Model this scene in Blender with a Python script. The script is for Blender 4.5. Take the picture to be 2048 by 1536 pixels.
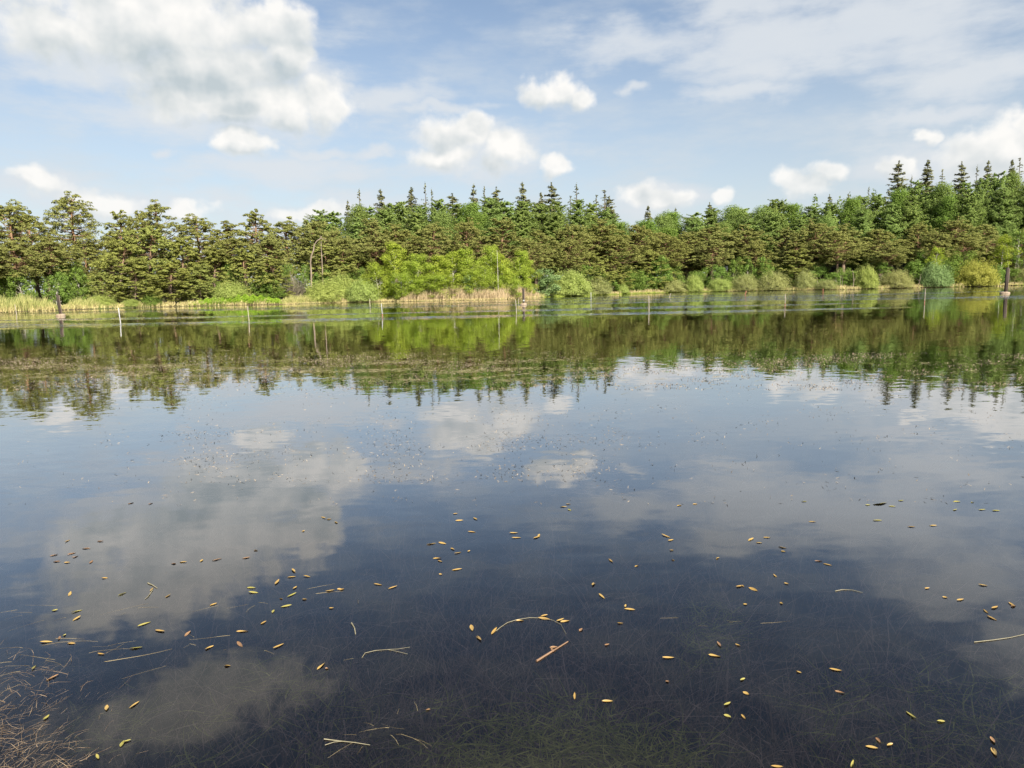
import bpy, math, random
import numpy as np
from mathutils import Matrix, Vector

random.seed(7)
RNG = np.random.default_rng(11)
scene = bpy.context.scene
for o in list(bpy.data.objects):
    bpy.data.objects.remove(o)
COL = scene.collection

# ------------------------------------------------------------------ camera
CAM_H = 1.7
F_PX, W_PX, H_PX = 1420.0, 2048.0, 1536.0
PITCH, ROLL = math.radians(7.65), 0.020
cam_data = bpy.data.cameras.new('camera')
cam = bpy.data.objects.new('camera', cam_data)
COL.objects.link(cam)
cam_data.sensor_fit = 'HORIZONTAL'
cam_data.sensor_width = 36.0
cam_data.lens = 36.0 * F_PX / W_PX
cam_data.clip_start, cam_data.clip_end = 0.05, 8000.0
RM = Matrix.Rotation(math.pi / 2 - PITCH, 3, 'X') @ Matrix.Rotation(-ROLL, 3, 'Z')
cam.matrix_world = Matrix.Translation((0, 0, CAM_H)) @ RM.to_4x4()
scene.camera = cam

RMN = np.array(RM)
def ray(px, py):
    v = RMN @ np.array([(px - W_PX / 2) / F_PX, -(py - H_PX / 2) / F_PX, -1.0])
    return v / np.linalg.norm(v)
def on_water(px, py, z=0.0):
    d = ray(px, py)
    k = (z - CAM_H) / d[2]
    return np.array([d[0] * k, d[1] * k, z])
def azel(px, py, mirrored=False):
    d = ray(px, py)
    z = -d[2] if mirrored else d[2]
    return math.degrees(math.atan2(d[0], d[1])), math.degrees(math.asin(z))

# ------------------------------------------------------------------ sun, exposure
SUN_AZ, SUN_EL = math.radians(150.0), math.radians(37.0)      # clockwise from the view direction
SUN_DIR = Vector((math.sin(SUN_AZ) * math.cos(SUN_EL), math.cos(SUN_AZ) * math.cos(SUN_EL), math.sin(SUN_EL)))
sun_data = bpy.data.lights.new('sun', 'SUN')
sun_data.energy = 4.2
sun_data.angle = math.radians(0.53)
sun_data.color = (1.0, 0.93, 0.80)
sun = bpy.data.objects.new('sun', sun_data)
sun.rotation_euler = (-SUN_DIR).to_track_quat('-Z', 'Y').to_euler()
sun.location = (30, -40, 60)
COL.objects.link(sun)
scene.view_settings.view_transform = 'Standard'
scene.view_settings.look = 'None'
scene.view_settings.gamma = 1.0
scene.view_settings.use_curve_mapping = False
scene.view_settings.exposure = 1.35
scene.render.engine = 'CYCLES'
scene.cycles.use_denoising = True
scene.cycles.use_adaptive_sampling = True
scene.cycles.adaptive_threshold = 0.02
scene.cycles.caustics_reflective = False
scene.cycles.caustics_refractive = False
scene.cycles.max_bounces = 8
scene.cycles.diffuse_bounces = 4
scene.cycles.glossy_bounces = 3
scene.cycles.transparent_max_bounces = 6
scene.cycles.sample_clamp_indirect = 4.0

# ------------------------------------------------------------------ node helper
class G:
    """small wrapper that writes node maths as expressions"""
    def __init__(self, nt):
        self.nt = nt
    def node(self, kind, **kw):
        n = self.nt.nodes.new(kind)
        for k, v in kw.items():
            setattr(n, k, v)
        return n
    def put(self, sock, v):
        if isinstance(v, (int, float)):
            sock.default_value = v
        elif isinstance(v, (tuple, list)):
            v = tuple(v)
            if len(v) == 3 and len(sock.default_value) == 4:
                v = v + (1.0,)
            sock.default_value = v
        else:
            self.nt.links.new(v, sock)
    def m(self, op, a, b=None, c=None, clamp=False):
        n = self.node('ShaderNodeMath', operation=op, use_clamp=clamp)
        self.put(n.inputs[0], a)
        if b is not None: self.put(n.inputs[1], b)
        if c is not None: self.put(n.inputs[2], c)
        return n.outputs[0]
    def add(self, a, b): return self.m('ADD', a, b)
    def sub(self, a, b): return self.m('SUBTRACT', a, b)
    def mul(self, a, b): return self.m('MULTIPLY', a, b)
    def mad(self, a, b, c): return self.m('MULTIPLY_ADD', a, b, c)
    def v(self, op, a, b=None, c=None, out=0):
        n = self.node('ShaderNodeVectorMath', operation=op)
        self.put(n.inputs[0], a)
        if b is not None: self.put(n.inputs[1], b)
        if c is not None: self.put(n.inputs[2], c)
        return n.outputs[out]
    def xyz(self, x, y, z):
        n = self.node('ShaderNodeCombineXYZ')
        for i, q in enumerate((x, y, z)): self.put(n.inputs[i], q)
        return n.outputs[0]
    def noise(self, vec, scale, detail=4, rough=0.5, out='Fac', dist=0.0):
        n = self.node('ShaderNodeTexNoise')
        self.put(n.inputs['Vector'], vec)
        n.inputs['Scale'].default_value = scale
        n.inputs['Detail'].default_value = detail
        n.inputs['Roughness'].default_value = rough
        n.inputs['Distortion'].default_value = dist
        return n.outputs[out]
    def step(self, x, lo, hi, t0=0.0, t1=1.0):
        n = self.node('ShaderNodeMapRange', interpolation_type='SMOOTHSTEP')
        for i, q in enumerate((x, lo, hi, t0, t1)): self.put(n.inputs[i], q)
        return n.outputs[0]
    def mix(self, f, a, b):
        n = self.node('ShaderNodeMix', data_type='RGBA')
        self.put(n.inputs['Factor'], f)
        self.put(n.inputs[6], a); self.put(n.inputs[7], b)
        return n.outputs[2]

# ------------------------------------------------------------------ sky
world = bpy.data.worlds.new('World')
scene.world = world
world.use_nodes = True
world.cycles.sampling_method = 'NONE'
world.cycles.sample_map_resolution = 512
nt = world.node_tree
nt.nodes.clear()
g = G(nt)
sky = g.node('ShaderNodeTexSky', sky_type='NISHITA')
sky.sun_disc = False
sky.sun_elevation = SUN_EL
sky.sun_rotation = SUN_AZ
sky.air_density, sky.dust_density, sky.ozone_density = 1.0, 0.9, 1.2
SKY_STRENGTH = 0.055
dirv = g.node('ShaderNodeTexCoord').outputs['Generated']
sep = g.node('ShaderNodeSeparateXYZ'); nt.links.new(dirv, sep.inputs[0])
az = g.mul(g.m('ARCTAN2', sep.outputs[0], sep.outputs[1]), 180 / math.pi)
el = g.mul(g.m('ARCSINE', sep.outputs[2]), 180 / math.pi)
P0 = g.xyz(az, el, 0.0)
n_big = g.noise(P0, 0.20, 4, 0.55, 'Color')
P = g.v('ADD', P0, g.v('MULTIPLY_ADD', n_big, (5.6, 3.8, 0.0), (-2.8, -1.9, 0.0)))

def blobs(lst, P):
    acc = None
    for b in lst:
        px, py, rx, ry = b[:4]
        mir = len(b) > 4
        a0, e0 = azel(px, py, mir)
        a1, _ = azel(px + rx, py, mir)
        _, e1 = azel(px, py + ry, mir)
        ia, ie = 1 / max(.2, abs(a1 - a0)), 1 / max(.2, abs(e1 - e0))
        d = g.v('LENGTH', g.v('MULTIPLY_ADD', P, (ia, ie, 0), (-a0 * ia, -e0 * ie, 0)), out=1)
        acc = d if acc is None else g.m('MINIMUM', acc, d)
    return acc
M = 'mirror'
cumulus = [(120, 55, 125, 65), (330, 30, 250, 95), (540, 45, 95, 75), (570, 115, 55, 50), (420, 130, 210, 70),
           (440, 195, 200, 50), (560, 212, 120, 42), (640, 208, 62, 46),
           (920, 270, 78, 48), (955, 250, 26, 30), (1005, 302, 62, 40), (880, 310, 70, 30), (1105, 328, 38, 22),
           (1108, 176, 62, 32), (1165, 186, 34, 26), (490, 282, 66, 26),
           (1975, 300, 125, 62), (2050, 262, 60, 45), (1858, 268, 26, 24), (1800, 335, 34, 26),
           (1650, 335, 52, 24), (1602, 365, 48, 40), (1290, 388, 52, 24), (1340, 404, 46, 22), (1450, 396, 26, 18),
           (90, 378, 55, 22), (200, 402, 80, 24), (372, 418, 60, 20), (620, 422, 85, 18),
           (380, 1110, 250, 120, M), (300, 1190, 200, 70, M), (380, 1410, 270, 85, M)]
stratus = [(1300, 75, 200, 55), (1560, 90, 320, 85), (1850, 60, 280, 110), (1950, 150, 180, 55), (1480, 180, 160, 26),
           (1900, 215, 180, 24), (770, 182, 150, 36), (900, 208, 120, 16), (660, 165, 70, 20), (170, 150, 170, 42),
           (560, 335, 220, 40), (250, 400, 260, 40), (650, 425, 200, 34), (430, 215, 320, 80), (330, 120, 400, 110), (950, 300, 190, 70), (1330, 400, 120, 34), (1900, 320, 220, 70), (1270, 176, 34, 12), (330, 292, 26, 18), (745, 300, 34, 18), (640, 300, 90, 18),
           (1640, 1010, 420, 70, M), (1900, 1150, 240, 95, M), (2040, 1300, 120, 110, M), (1480, 1075, 200, 40, M)]
shade = [(330, 118, 210, 40), (420, 170, 190, 40), (240, 175, 60, 30), (470, 246, 150, 14), (585, 75, 40, 45), (895, 272, 34, 22),
         (1300, 392, 30, 10), (480, 205, 40, 25)]
bil = g.noise(P0, 0.42, 7, 0.56)
bil_lo = g.noise(P0, 0.36, 3, 0.5)
bil_off = g.noise(g.v('ADD', P0, (0.45, 0.95, 0.0)), 0.36, 3, 0.5)
d_c, d_s, d_g = blobs(cumulus, P), blobs(stratus, P), blobs(shade, P)
d_up = blobs(cumulus, g.v('ADD', P, (0.35, 0.9, 0.0)))
inside = g.mul(g.step(g.m('ABSOLUTE', az), 38.0, 46.0, 1.0, 0.0), g.step(el, 33.0, 42.0, 1.0, 0.0))
outside = g.sub(1.0, inside)
# elsewhere the same kind of broken cloud goes on
plane = g.v('DIVIDE', dirv, g.xyz(*(g.add(g.m('MAXIMUM', sep.outputs[2], 0.0), 0.22),) * 3))
gen = g.noise(plane, 1.15, 4, 0.55)
gen_val = g.mul(g.step(gen, 0.48, 0.68), outside)
val_c = g.add(g.sub(1.0, d_c), g.mad(bil, 1.7, -0.80))
a_c = g.m('MAXIMUM', g.step(val_c, -0.20, 0.52), gen_val)
wisp = g.noise(g.v('MULTIPLY', P0, (0.32, 1.0, 1.0)), 0.42, 6, 0.60)
val_s = g.add(g.sub(1.0, d_s), g.mad(wisp, 1.9, -0.95))
a_s = g.mul(g.step(val_s, -0.30, 0.80), 0.82)
veil = g.mad(g.step(wisp, 0.36, 0.72), 0.30, g.step(el, -2.0, 26.0, 0.68, 0.06))
relief = g.add(g.mul(g.sub(bil_lo, bil_off), 1.35), g.m('MAXIMUM', g.m('MINIMUM', g.mul(g.sub(d_up, d_c), 0.55), 0.22), -0.30))
lum = g.add(g.add(0.64, relief), g.step(d_g, 0.1, 1.7, -0.42, 0.05))
lum = g.m('ADD', lum, g.step(val_c, 0.0, 0.7, 0.08, 0.0), clamp=True)
cloud_col = g.mix(lum, (0.212, 0.240, 0.254), (0.400, 0.392, 0.377))
base = g.v('MULTIPLY', sky.outputs[0], (SKY_STRENGTH,) * 3)
c1 = g.mix(veil, base, (0.268, 0.288, 0.304))
c2 = g.mix(a_s, c1, (0.295, 0.310, 0.326))
c3 = g.mix(g.mul(a_c, g.step(el, 1.0, 12.0, 0.72, 0.96)), c2, cloud_col)
bg = g.node('ShaderNodeBackground')
nt.links.new(c3, bg.inputs[0])
bg.inputs[1].default_value = 1.0
wo = g.node('ShaderNodeOutputWorld')
nt.links.new(bg.outputs[0], wo.inputs[0])

# ------------------------------------------------------------------ materials
def new_mat(name):
    m = bpy.data.materials.new(name)
    m.use_nodes = True
    m.node_tree.nodes.clear()
    return m, G(m.node_tree)
def finish(g, shader, volume=None):
    o = g.node('ShaderNodeOutputMaterial')
    g.nt.links.new(shader, o.inputs[0])
    if volume: g.nt.links.new(volume, o.inputs[1])
def leaf_mat(name, c_a, c_b, transl=0.35, spread=0.5):
    """leaf colour: varies from leaf to leaf and from plant to plant"""
    m, g = new_mat(name)
    rnd = g.node('ShaderNodeNewGeometry').outputs['Random Per Island']
    obj = g.node('ShaderNodeObjectInfo').outputs['Random']
    f = g.add(g.mul(rnd, spread), g.mul(obj, 1 - spread))
    col = g.mix(f, c_a, c_b)
    hs = g.node('ShaderNodeHueSaturation')
    g.put(hs.inputs['Color'], col)
    g.put(hs.inputs['Value'], g.mad(rnd, 0.5, 0.75))
    g.put(hs.inputs['Hue'], g.mad(obj, 0.03, 0.485))
    df = g.node('ShaderNodeBsdfDiffuse'); g.put(df.inputs[0], hs.outputs[0])
    tr = g.node('ShaderNodeBsdfTranslucent'); g.put(tr.inputs[0], g.mix(0.35, hs.outputs[0], (c_b[0] * 1.2, c_b[1] * 1.4, c_b[2] * 0.8)))
    mx = g.node('ShaderNodeMixShader'); mx.inputs[0].default_value = transl
    g.nt.links.new(df.outputs[0], mx.inputs[1]); g.nt.links.new(tr.outputs[0], mx.inputs[2])
    finish(g, mx.outputs[0])
    return m
def noise_mat(name, c_a, c_b, scale, rough=0.9, stretch=(1, 1, 1), bump=0.0, per_obj=0.0):
    m, g = new_mat(name)
    co = g.v('MULTIPLY', g.node('ShaderNodeTexCoord').outputs['Object'], stretch)
    n = g.noise(co, scale, 5, 0.6)
    f = g.step(n, 0.3, 0.7)
    if per_obj:
        f = g.m('ADD', g.mul(f, 1 - per_obj), g.mul(g.node('ShaderNodeObjectInfo').outputs['Random'], per_obj))
    b = g.node('ShaderNodeBsdfPrincipled')
    g.put(b.inputs['Base Color'], g.mix(f, c_a, c_b))
    b.inputs['Roughness'].default_value = rough
    if bump:
        bp = g.node('ShaderNodeBump'); bp.inputs['Strength'].default_value = bump
        bp.inputs['Distance'].default_value = 0.02
        g.put(bp.inputs['Height'], n); g.put(b.inputs['Normal'], bp.outputs[0])
    finish(g, b.outputs[0])
    return m
MAT = {}
MAT['pine'] = leaf_mat('pine_needles', (0.181, 0.210, 0.059), (0.278, 0.266, 0.090), 0.30)
MAT['pine_olive'] = leaf_mat('pine_needles_olive', (0.215, 0.250, 0.061), (0.304, 0.309, 0.094), 0.30)
MAT['larch'] = leaf_mat('larch_needles', (0.159, 0.232, 0.061), (0.262, 0.323, 0.098), 0.40)
MAT['spruce'] = leaf_mat('spruce_needles', (0.127, 0.147, 0.071), (0.218, 0.205, 0.103), 0.25)
MAT['birch'] = leaf_mat('birch_leaves', (0.310, 0.405, 0.058), (0.415, 0.470, 0.090), 0.5)
MAT['leafy'] = leaf_mat('broad_leaves', (0.136, 0.224, 0.047), (0.242, 0.325, 0.077), 0.40)
MAT['silver'] = leaf_mat('silver_leaves', (0.19, 0.29, 0.10), (0.29, 0.38, 0.17), 0.35)
MAT['willow'] = leaf_mat('willow_leaves', (0.325, 0.407, 0.116), (0.440, 0.484, 0.160), 0.45)
MAT['willow_yellow'] = leaf_mat('willow_leaves_yellow', (0.356, 0.378, 0.081), (0.459, 0.448, 0.124), 0.45)
MAT['willow_brown'] = leaf_mat('willow_leaves_brown', (0.335, 0.351, 0.140), (0.448, 0.448, 0.189), 0.45)
MAT['wood_far'] = leaf_mat('far_leaves', (0.091, 0.137, 0.039), (0.156, 0.195, 0.058), 0.25, 0.9)
MAT['reed_tan'] = leaf_mat('dry_reed', (0.40, 0.30, 0.185), (0.58, 0.455, 0.30), 0.25, 0.95)
MAT['reed_green'] = leaf_mat('green_reed', (0.30, 0.34, 0.11), (0.50, 0.44, 0.20), 0.30, 0.95)
MAT['sedge'] = leaf_mat('dry_sedge', (0.42, 0.34, 0.16), (0.58, 0.48, 0.26), 0.25, 0.95)
MAT['grass'] = leaf_mat('short_grass', (0.24, 0.34, 0.06), (0.40, 0.42, 0.10), 0.35, 0.95)
MAT['herb'] = leaf_mat('herb_leaves', (0.210, 0.370, 0.035), (0.310, 0.450, 0.060), 0.40, 0.95)

def pine_bark():
    m, g = new_mat('pine_bark')
    co = g.node('ShaderNodeTexCoord').outputs['Object']
    s = g.node('ShaderNodeSeparateXYZ'); g.nt.links.new(co, s.inputs[0])
    n = g.noise(g.v('MULTIPLY', co, (1, 1, 0.3)), 6.0, 4, 0.6)
    low = g.mix(n, (0.10, 0.075, 0.055), (0.26, 0.20, 0.15))
    up = g.mix(n, (0.19, 0.115, 0.07), (0.31, 0.20, 0.125))
    b = g.node('ShaderNodeBsdfDiffuse')
    g.put(b.inputs[0], g.mix(g.step(s.outputs[2], 3.0, 8.0), low, up))
    finish(g, b.outputs[0])
    return m
MAT['bark_pine'] = pine_bark()
MAT['bark_dark'] = noise_mat('dark_bark', (0.06, 0.05, 0.04), (0.15, 0.12, 0.09), 5.0, stretch=(1, 1, .3))
MAT['bark_birch'] = noise_mat('birch_bark', (0.20, 0.17, 0.13), (0.66, 0.63, 0.56), 4.0, stretch=(1, 1, 2.2))
MAT['bark_grey'] = noise_mat('willow_bark', (0.14, 0.12, 0.08), (0.30, 0.26, 0.19), 5.0)
MAT['dead_wood'] = noise_mat('dead_wood', (0.17, 0.13, 0.095), (0.31, 0.25, 0.19), 3.0, stretch=(1, 1, .4))
MAT['timber'] = noise_mat('weathered_timber', (0.020, 0.014, 0.010), (0.060, 0.042, 0.030), 7.0, stretch=(1, 1, .15), bump=0.6)
MAT['timber_pale'] = noise_mat('pale_timber', (0.09, 0.065, 0.05), (0.17, 0.13, 0.10), 7.0, stretch=(1, 1, .15), bump=0.6)
MAT['stone'] = noise_mat('stone_block', (0.20, 0.145, 0.095), (0.34, 0.27, 0.20), 4.0, bump=0.8)
MAT['white_paint'] = noise_mat('white_paint', (0.30, 0.30, 0.29), (0.45, 0.45, 0.44), 5.0, 0.6)
MAT['pole_wood'] = noise_mat('pole_wood', (0.30, 0.25, 0.20), (0.52, 0.46, 0.38), 5.0, stretch=(1, 1, .3))
MAT['red_paint'] = noise_mat('faded_red_paint', (0.30, 0.10, 0.06), (0.42, 0.17, 0.11), 5.0, 0.7)

# ------------------------------------------------------------------ mesh helpers
class MB:
    def __init__(self):
        self.v, self.f, self.n = [], [], 0
    def quads(self, verts):                       # verts (N,4,3)
        N = len(verts)
        self.v.append(verts.reshape(-1, 3))
        self.f.append(np.arange(N * 4).reshape(N, 4) + self.n)
        self.n += N * 4
    def raw(self, verts, faces):                  # faces (N,3) or (N,4)
        self.v.append(np.asarray(verts, float)); self.f.append(np.asarray(faces, int) + self.n)
        self.n += len(verts)
    def tube(self, pts, rad, sides=6, cap=True):
        pts = np.asarray(pts, float); K = len(pts)
        rad = np.broadcast_to(np.asarray(rad, float), (K,))
        tan = np.gradient(pts, axis=0)
        tan /= np.linalg.norm(tan, axis=1)[:, None] + 1e-9
        ref = np.array([0.0, 0.0, 1.0]) if abs(tan[:, 2]).mean() < 0.8 else np.array([1.0, 0.0, 0.0])
        a = np.cross(tan, ref); a /= np.linalg.norm(a, axis=1)[:, None] + 1e-9
        b = np.cross(tan, a)
        th = np.arange(sides) / sides * 2 * math.pi
        ring = pts[:, None] + rad[:, None, None] * (a[:, None] * np.cos(th)[None, :, None] + b[:, None] * np.sin(th)[None, :, None])
        V = ring.reshape(-1, 3)
        F = []
        for k in range(K - 1):
            for s in range(sides):
                F.append((k * sides + s, k * sides + (s + 1) % sides, (k + 1) * sides + (s + 1) % sides, (k + 1) * sides + s))
        self.raw(V, F)
        if cap:
            for k, rev in ((0, False), (K - 1, True)):
                base = self.n
                self.raw(np.vstack([ring[k], pts[k][None]]), [((s + 1) % sides, s, sides) if not rev else (s, (s + 1) % sides, sides) for s in range(sides)])
    def mesh(self, name, mat, smooth=False):
        me = bpy.data.meshes.new(name)
        V = np.vstack(self.v)
        idx = np.concatenate([f.ravel() for f in self.f])
        tot = np.concatenate([np.full(len(f), f.shape[1]) for f in self.f])
        me.vertices.add(len(V)); me.vertices.foreach_set('co', V.astype(np.float32).ravel())
        me.loops.add(len(idx)); me.loops.foreach_set('vertex_index', idx.astype(np.int32))
        me.polygons.add(len(tot))
        me.polygons.foreach_set('loop_start', np.concatenate([[0], np.cumsum(tot)[:-1]]).astype(np.int32))
        me.update(calc_edges=True)
        me.validate()
        if smooth: me.polygons.foreach_set('use_smooth', [True] * len(me.polygons))
        me.materials.append(mat)
        return me
def link(name, me, parent=None):
    o = bpy.data.objects.new(name, me)
    COL.objects.link(o)
    if parent is not None: o.parent = parent
    return o
def tag(o, label=None, cat=None, group=None, kind=None):
    if label: o['label'] = label
    if cat: o['category'] = cat
    if group: o['group'] = group
    if kind: o['kind'] = kind
    return o
def unit(v):
    return v / (np.linalg.norm(v, axis=-1, keepdims=True) + 1e-9)
def leaves(mb, c, nrm, axis, l, w):
    """rhombic leaves at c, facing nrm, long axis near axis"""
    N = len(c)
    nrm = unit(nrm)
    t = unit(axis - nrm * (axis * nrm).sum(1, keepdims=True))
    b = np.cross(nrm, t)
    l = np.broadcast_to(l, (N,))[:, None] * 0.5; w = np.broadcast_to(w, (N,))[:, None] * 0.5
    mb.quads(np.stack([c - t * l, c + b * w, c + t * l, c - b * w], axis=1))
def rnd(r, n): return unit(r.normal(size=(n, 3)))

# ------------------------------------------------------------------ terrain
SHORE_PX = [(-300, 634), (0, 625), (130, 620), (250, 616), (400, 612), (560, 609), (700, 605), (800, 603), (1000, 599), (1080, 595),
            (1200, 590), (1350, 585), (1560, 581), (1700, 579), (1800, 576.5), (1920, 574), (2048, 571), (2300, 565.5)]
_sh = [on_water(*p) for p in SHORE_PX]
SH_AZ = np.array([math.atan2(p[0], p[1]) for p in _sh]); SH_R = np.array([math.hypot(p[0], p[1]) for p in _sh])
def shore_r(a): return np.interp(a, SH_AZ, SH_R)
def terrain_z(x, y):
    x = np.asarray(x, float); y = np.asarray(y, float)
    r = np.hypot(x, y); a = np.arctan2(x, y)
    s = r - shore_r(a)
    hill = np.interp(np.degrees(a), [-40, -18, -8, 0, 8, 15, 25, 40], [0.6, 0.8, 2.5, 4.0, 3.2, 4.5, 9.0, 11.0])
    land = 0.20 * np.clip(s / 0.8, 0, 1) + 0.012 * np.clip(s, 0, 200) + hill * np.clip((s - 14) / 45, 0, 1) ** 1.3
    bed = -np.clip(0.28 + 0.075 * np.clip(r - 1.6, 0, 40), 0, 1.6)
    bed = np.maximum(bed, s * 0.16)
    z = np.where(s > 0, land, bed)
    near = np.clip((0.55 - y) * 0.5, -3, 0.45) + 0.02 * np.sin(x * 1.7)
    near = np.where(np.abs(a) < math.pi / 2, np.minimum(near, -0.25 + 0 * z), near)
    return np.maximum(z, np.where(y < 0.9, near, -9))
def build_terrain():
    na = 300
    rr = np.concatenate([np.linspace(0.05, 3, 16), np.linspace(3.4, 20, 20), np.linspace(22, 70, 18), np.linspace(71, 190, 120),
                         np.geomspace(195, 4000, 24)])
    A = np.linspace(-math.pi, math.pi, na, endpoint=False)
    RR, AA = np.meshgrid(rr, A, indexing='ij')
    X, Y = RR * np.sin(AA), RR * np.cos(AA)
    Z = terrain_z(X, Y)
    Z += np.where(Z > 0.05, RNG.normal(0, 0.025, Z.shape), RNG.normal(0, 0.012, Z.shape))
    mb = MB()
    V = np.stack([X, Y, Z], -1).reshape(-1, 3)
    K = len(rr)
    i, j = np.meshgrid(np.arange(K - 1), np.arange(na), indexing='ij')
    jn = (j + 1) % na
    F = np.stack([i * na + j, (i + 1) * na + j, (i + 1) * na + jn, i * na + jn], -1).reshape(-1, 4)
    V = np.vstack([V, [[0, 0, float(terrain_z(0.0, 0.01))]]])
    mb.raw(V, F[:, ::-1])
    me = mb.mesh('ground', MAT['ground'], True)
    o = link('ground', me)
    tag(o, kind='structure', label='lake bed and wooded ground around the lake', cat='ground')
def ground_mat():
    m, g = new_mat('ground')
    geo = g.node('ShaderNodeNewGeometry').outputs['Position']
    s = g.node('ShaderNodeSeparateXYZ'); g.nt.links.new(geo, s.inputs[0])
    n = g.noise(geo, 1.3, 6, 0.65); n2 = g.noise(geo, 0.12, 4, 0.6)
    floor = g.mix(n, (0.05, 0.038, 0.022), (0.12, 0.095, 0.045))
    moss = g.mix(n, (0.055, 0.075, 0.022), (0.13, 0.15, 0.045))
    land = g.mix(g.step(n2, 0.42, 0.62), floor, moss)
    mud = g.mix(g.noise(geo, 5.0, 6, 0.7), (0.045, 0.038, 0.036), (0.120, 0.098, 0.084))
    b = g.node('ShaderNodeBsdfPrincipled')
    g.put(b.inputs['Base Color'], g.mix(g.step(s.outputs[2], -0.05, 0.06), mud, land))
    b.inputs['Roughness'].default_value = 1.0
    b.inputs['Specular IOR Level'].default_value = 0.1
    finish(g, b.outputs[0])
    return m
MAT['ground'] = ground_mat()
build_terrain()

# ------------------------------------------------------------------ water
def water_mat():
    m, g = new_mat('water')
    pos = g.node('ShaderNodeNewGeometry').outputs['Position']
    s = g.node('ShaderNodeSeparateXYZ'); g.nt.links.new(pos, s.inputs[0])
    y = s.outputs[1]
    def c(sc, scale, det): return g.v('SUBTRACT', g.noise(g.v('MULTIPLY', pos, sc), scale, det, 0.55, 'Color'), (0.5, 0.5, 0.5))
    swell = c((0.5, 1.0, 1.0), 0.45, 2)
    fine = c((0.45, 1.0, 1.0), 7.0, 2)
    chop = c((0.35, 1.0, 1.0), 1.6, 3)
    # gusts: ruffled lanes along the far shore, calm water elsewhere
    lane = g.noise(g.v('MULTIPLY', pos, (0.012, 0.085, 1.0)), 1.0, 3, 0.55)
    gust = g.mul(g.step(lane, 0.49, 0.55), g.step(y, 38.0, 48.0))
    patch = g.step(g.noise(g.v('MULTIPLY', pos, (0.25, 0.35, 1.0)), 1.0, 2, 0.5), 0.42, 0.68)
    a_fine = g.add(g.mad(patch, 0.022, 0.018), g.mul(gust, 1.2))
    a_chop = g.add(0.006, g.mul(gust, 0.9))
    slope = g.v('ADD', g.v('SCALE', swell, None), (0, 0, 0)) if False else None
    def sc(v, f):
        n = g.node('ShaderNodeVectorMath', operation='SCALE'); g.put(n.inputs[0], v); g.put(n.inputs['Scale'], f); return n.outputs[0]
    slope = g.v('ADD', g.v('ADD', sc(swell, 0.009), sc(fine, a_fine)), sc(chop, a_chop))
    nrm = g.v('NORMALIZE', g.v('ADD', g.v('MULTIPLY', slope, (1, 1, 0)), (0, 0, 1)))
    fr = g.node('ShaderNodeFresnel'); fr.inputs['IOR'].default_value = 1.42
    g.put(fr.inputs['Normal'], nrm)
    gl = g.node('ShaderNodeBsdfGlossy'); gl.inputs['Roughness'].default_value = 0.015
    gl.inputs['Color'].default_value = (1, 1, 1, 1)
    g.put(gl.inputs['Normal'], nrm)
    tr = g.node('ShaderNodeBsdfTransparent'); tr.inputs[0].default_value = (0.90, 0.87, 0.83, 1)
    mx = g.node('ShaderNodeMixShader')
    fo = fr.outputs[0]
    g.put(mx.inputs[0], g.add(fo, g.mul(g.mul(g.mul(fo, g.m('POWER', g.sub(1.0, fo), 2.0)), 1.6), g.step(fo, 0.03, 0.24))))
    g.nt.links.new(tr.outputs[0], mx.inputs[1]); g.nt.links.new(gl.outputs[0], mx.inputs[2])
    ab = g.node('ShaderNodeVolumeAbsorption')
    ab.inputs['Color'].default_value = (0.60, 0.50, 0.40, 1); ab.inputs['Density'].default_value = 0.5
    finish(g, mx.outputs[0], ab.outputs[0])
    return m
MAT['water'] = water_mat()
def build_water():
    mb = MB()
    x0, x1, y0, y1, zb = -420, 420, -1.2, 420, -2.5
    V = [(x0, y0, 0), (x1, y0, 0), (x1, y1, 0), (x0, y1, 0), (x0, y0, zb), (x1, y0, zb), (x1, y1, zb), (x0, y1, zb)]
    mb.raw(V, [(0, 1, 2, 3), (7, 6, 5, 4), (0, 4, 5, 1), (1, 5, 6, 2), (2, 6, 7, 3), (3, 7, 4, 0)])
    o = link('water', mb.mesh('water', MAT['water']))
    tag(o, kind='structure', label='still dark lake mirroring sky and forest', cat='lake')
build_water()

# ------------------------------------------------------------------ tree prototypes (each: list of (part name, mesh), height, width)
def bent(r, h, n, amp, lean=(0, 0)):
    z = np.linspace(0, 1, n)
    x = np.cumsum(r.normal(0, amp, n)) * z; y = np.cumsum(r.normal(0, amp, n)) * z
    return np.stack([x + lean[0] * z * h, y + lean[1] * z * h, z * h], 1)
def at_t(path, t):
    h = path[-1, 2]
    return np.array([np.interp(t * h, path[:, 2], path[:, i]) for i in range(3)])

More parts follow.
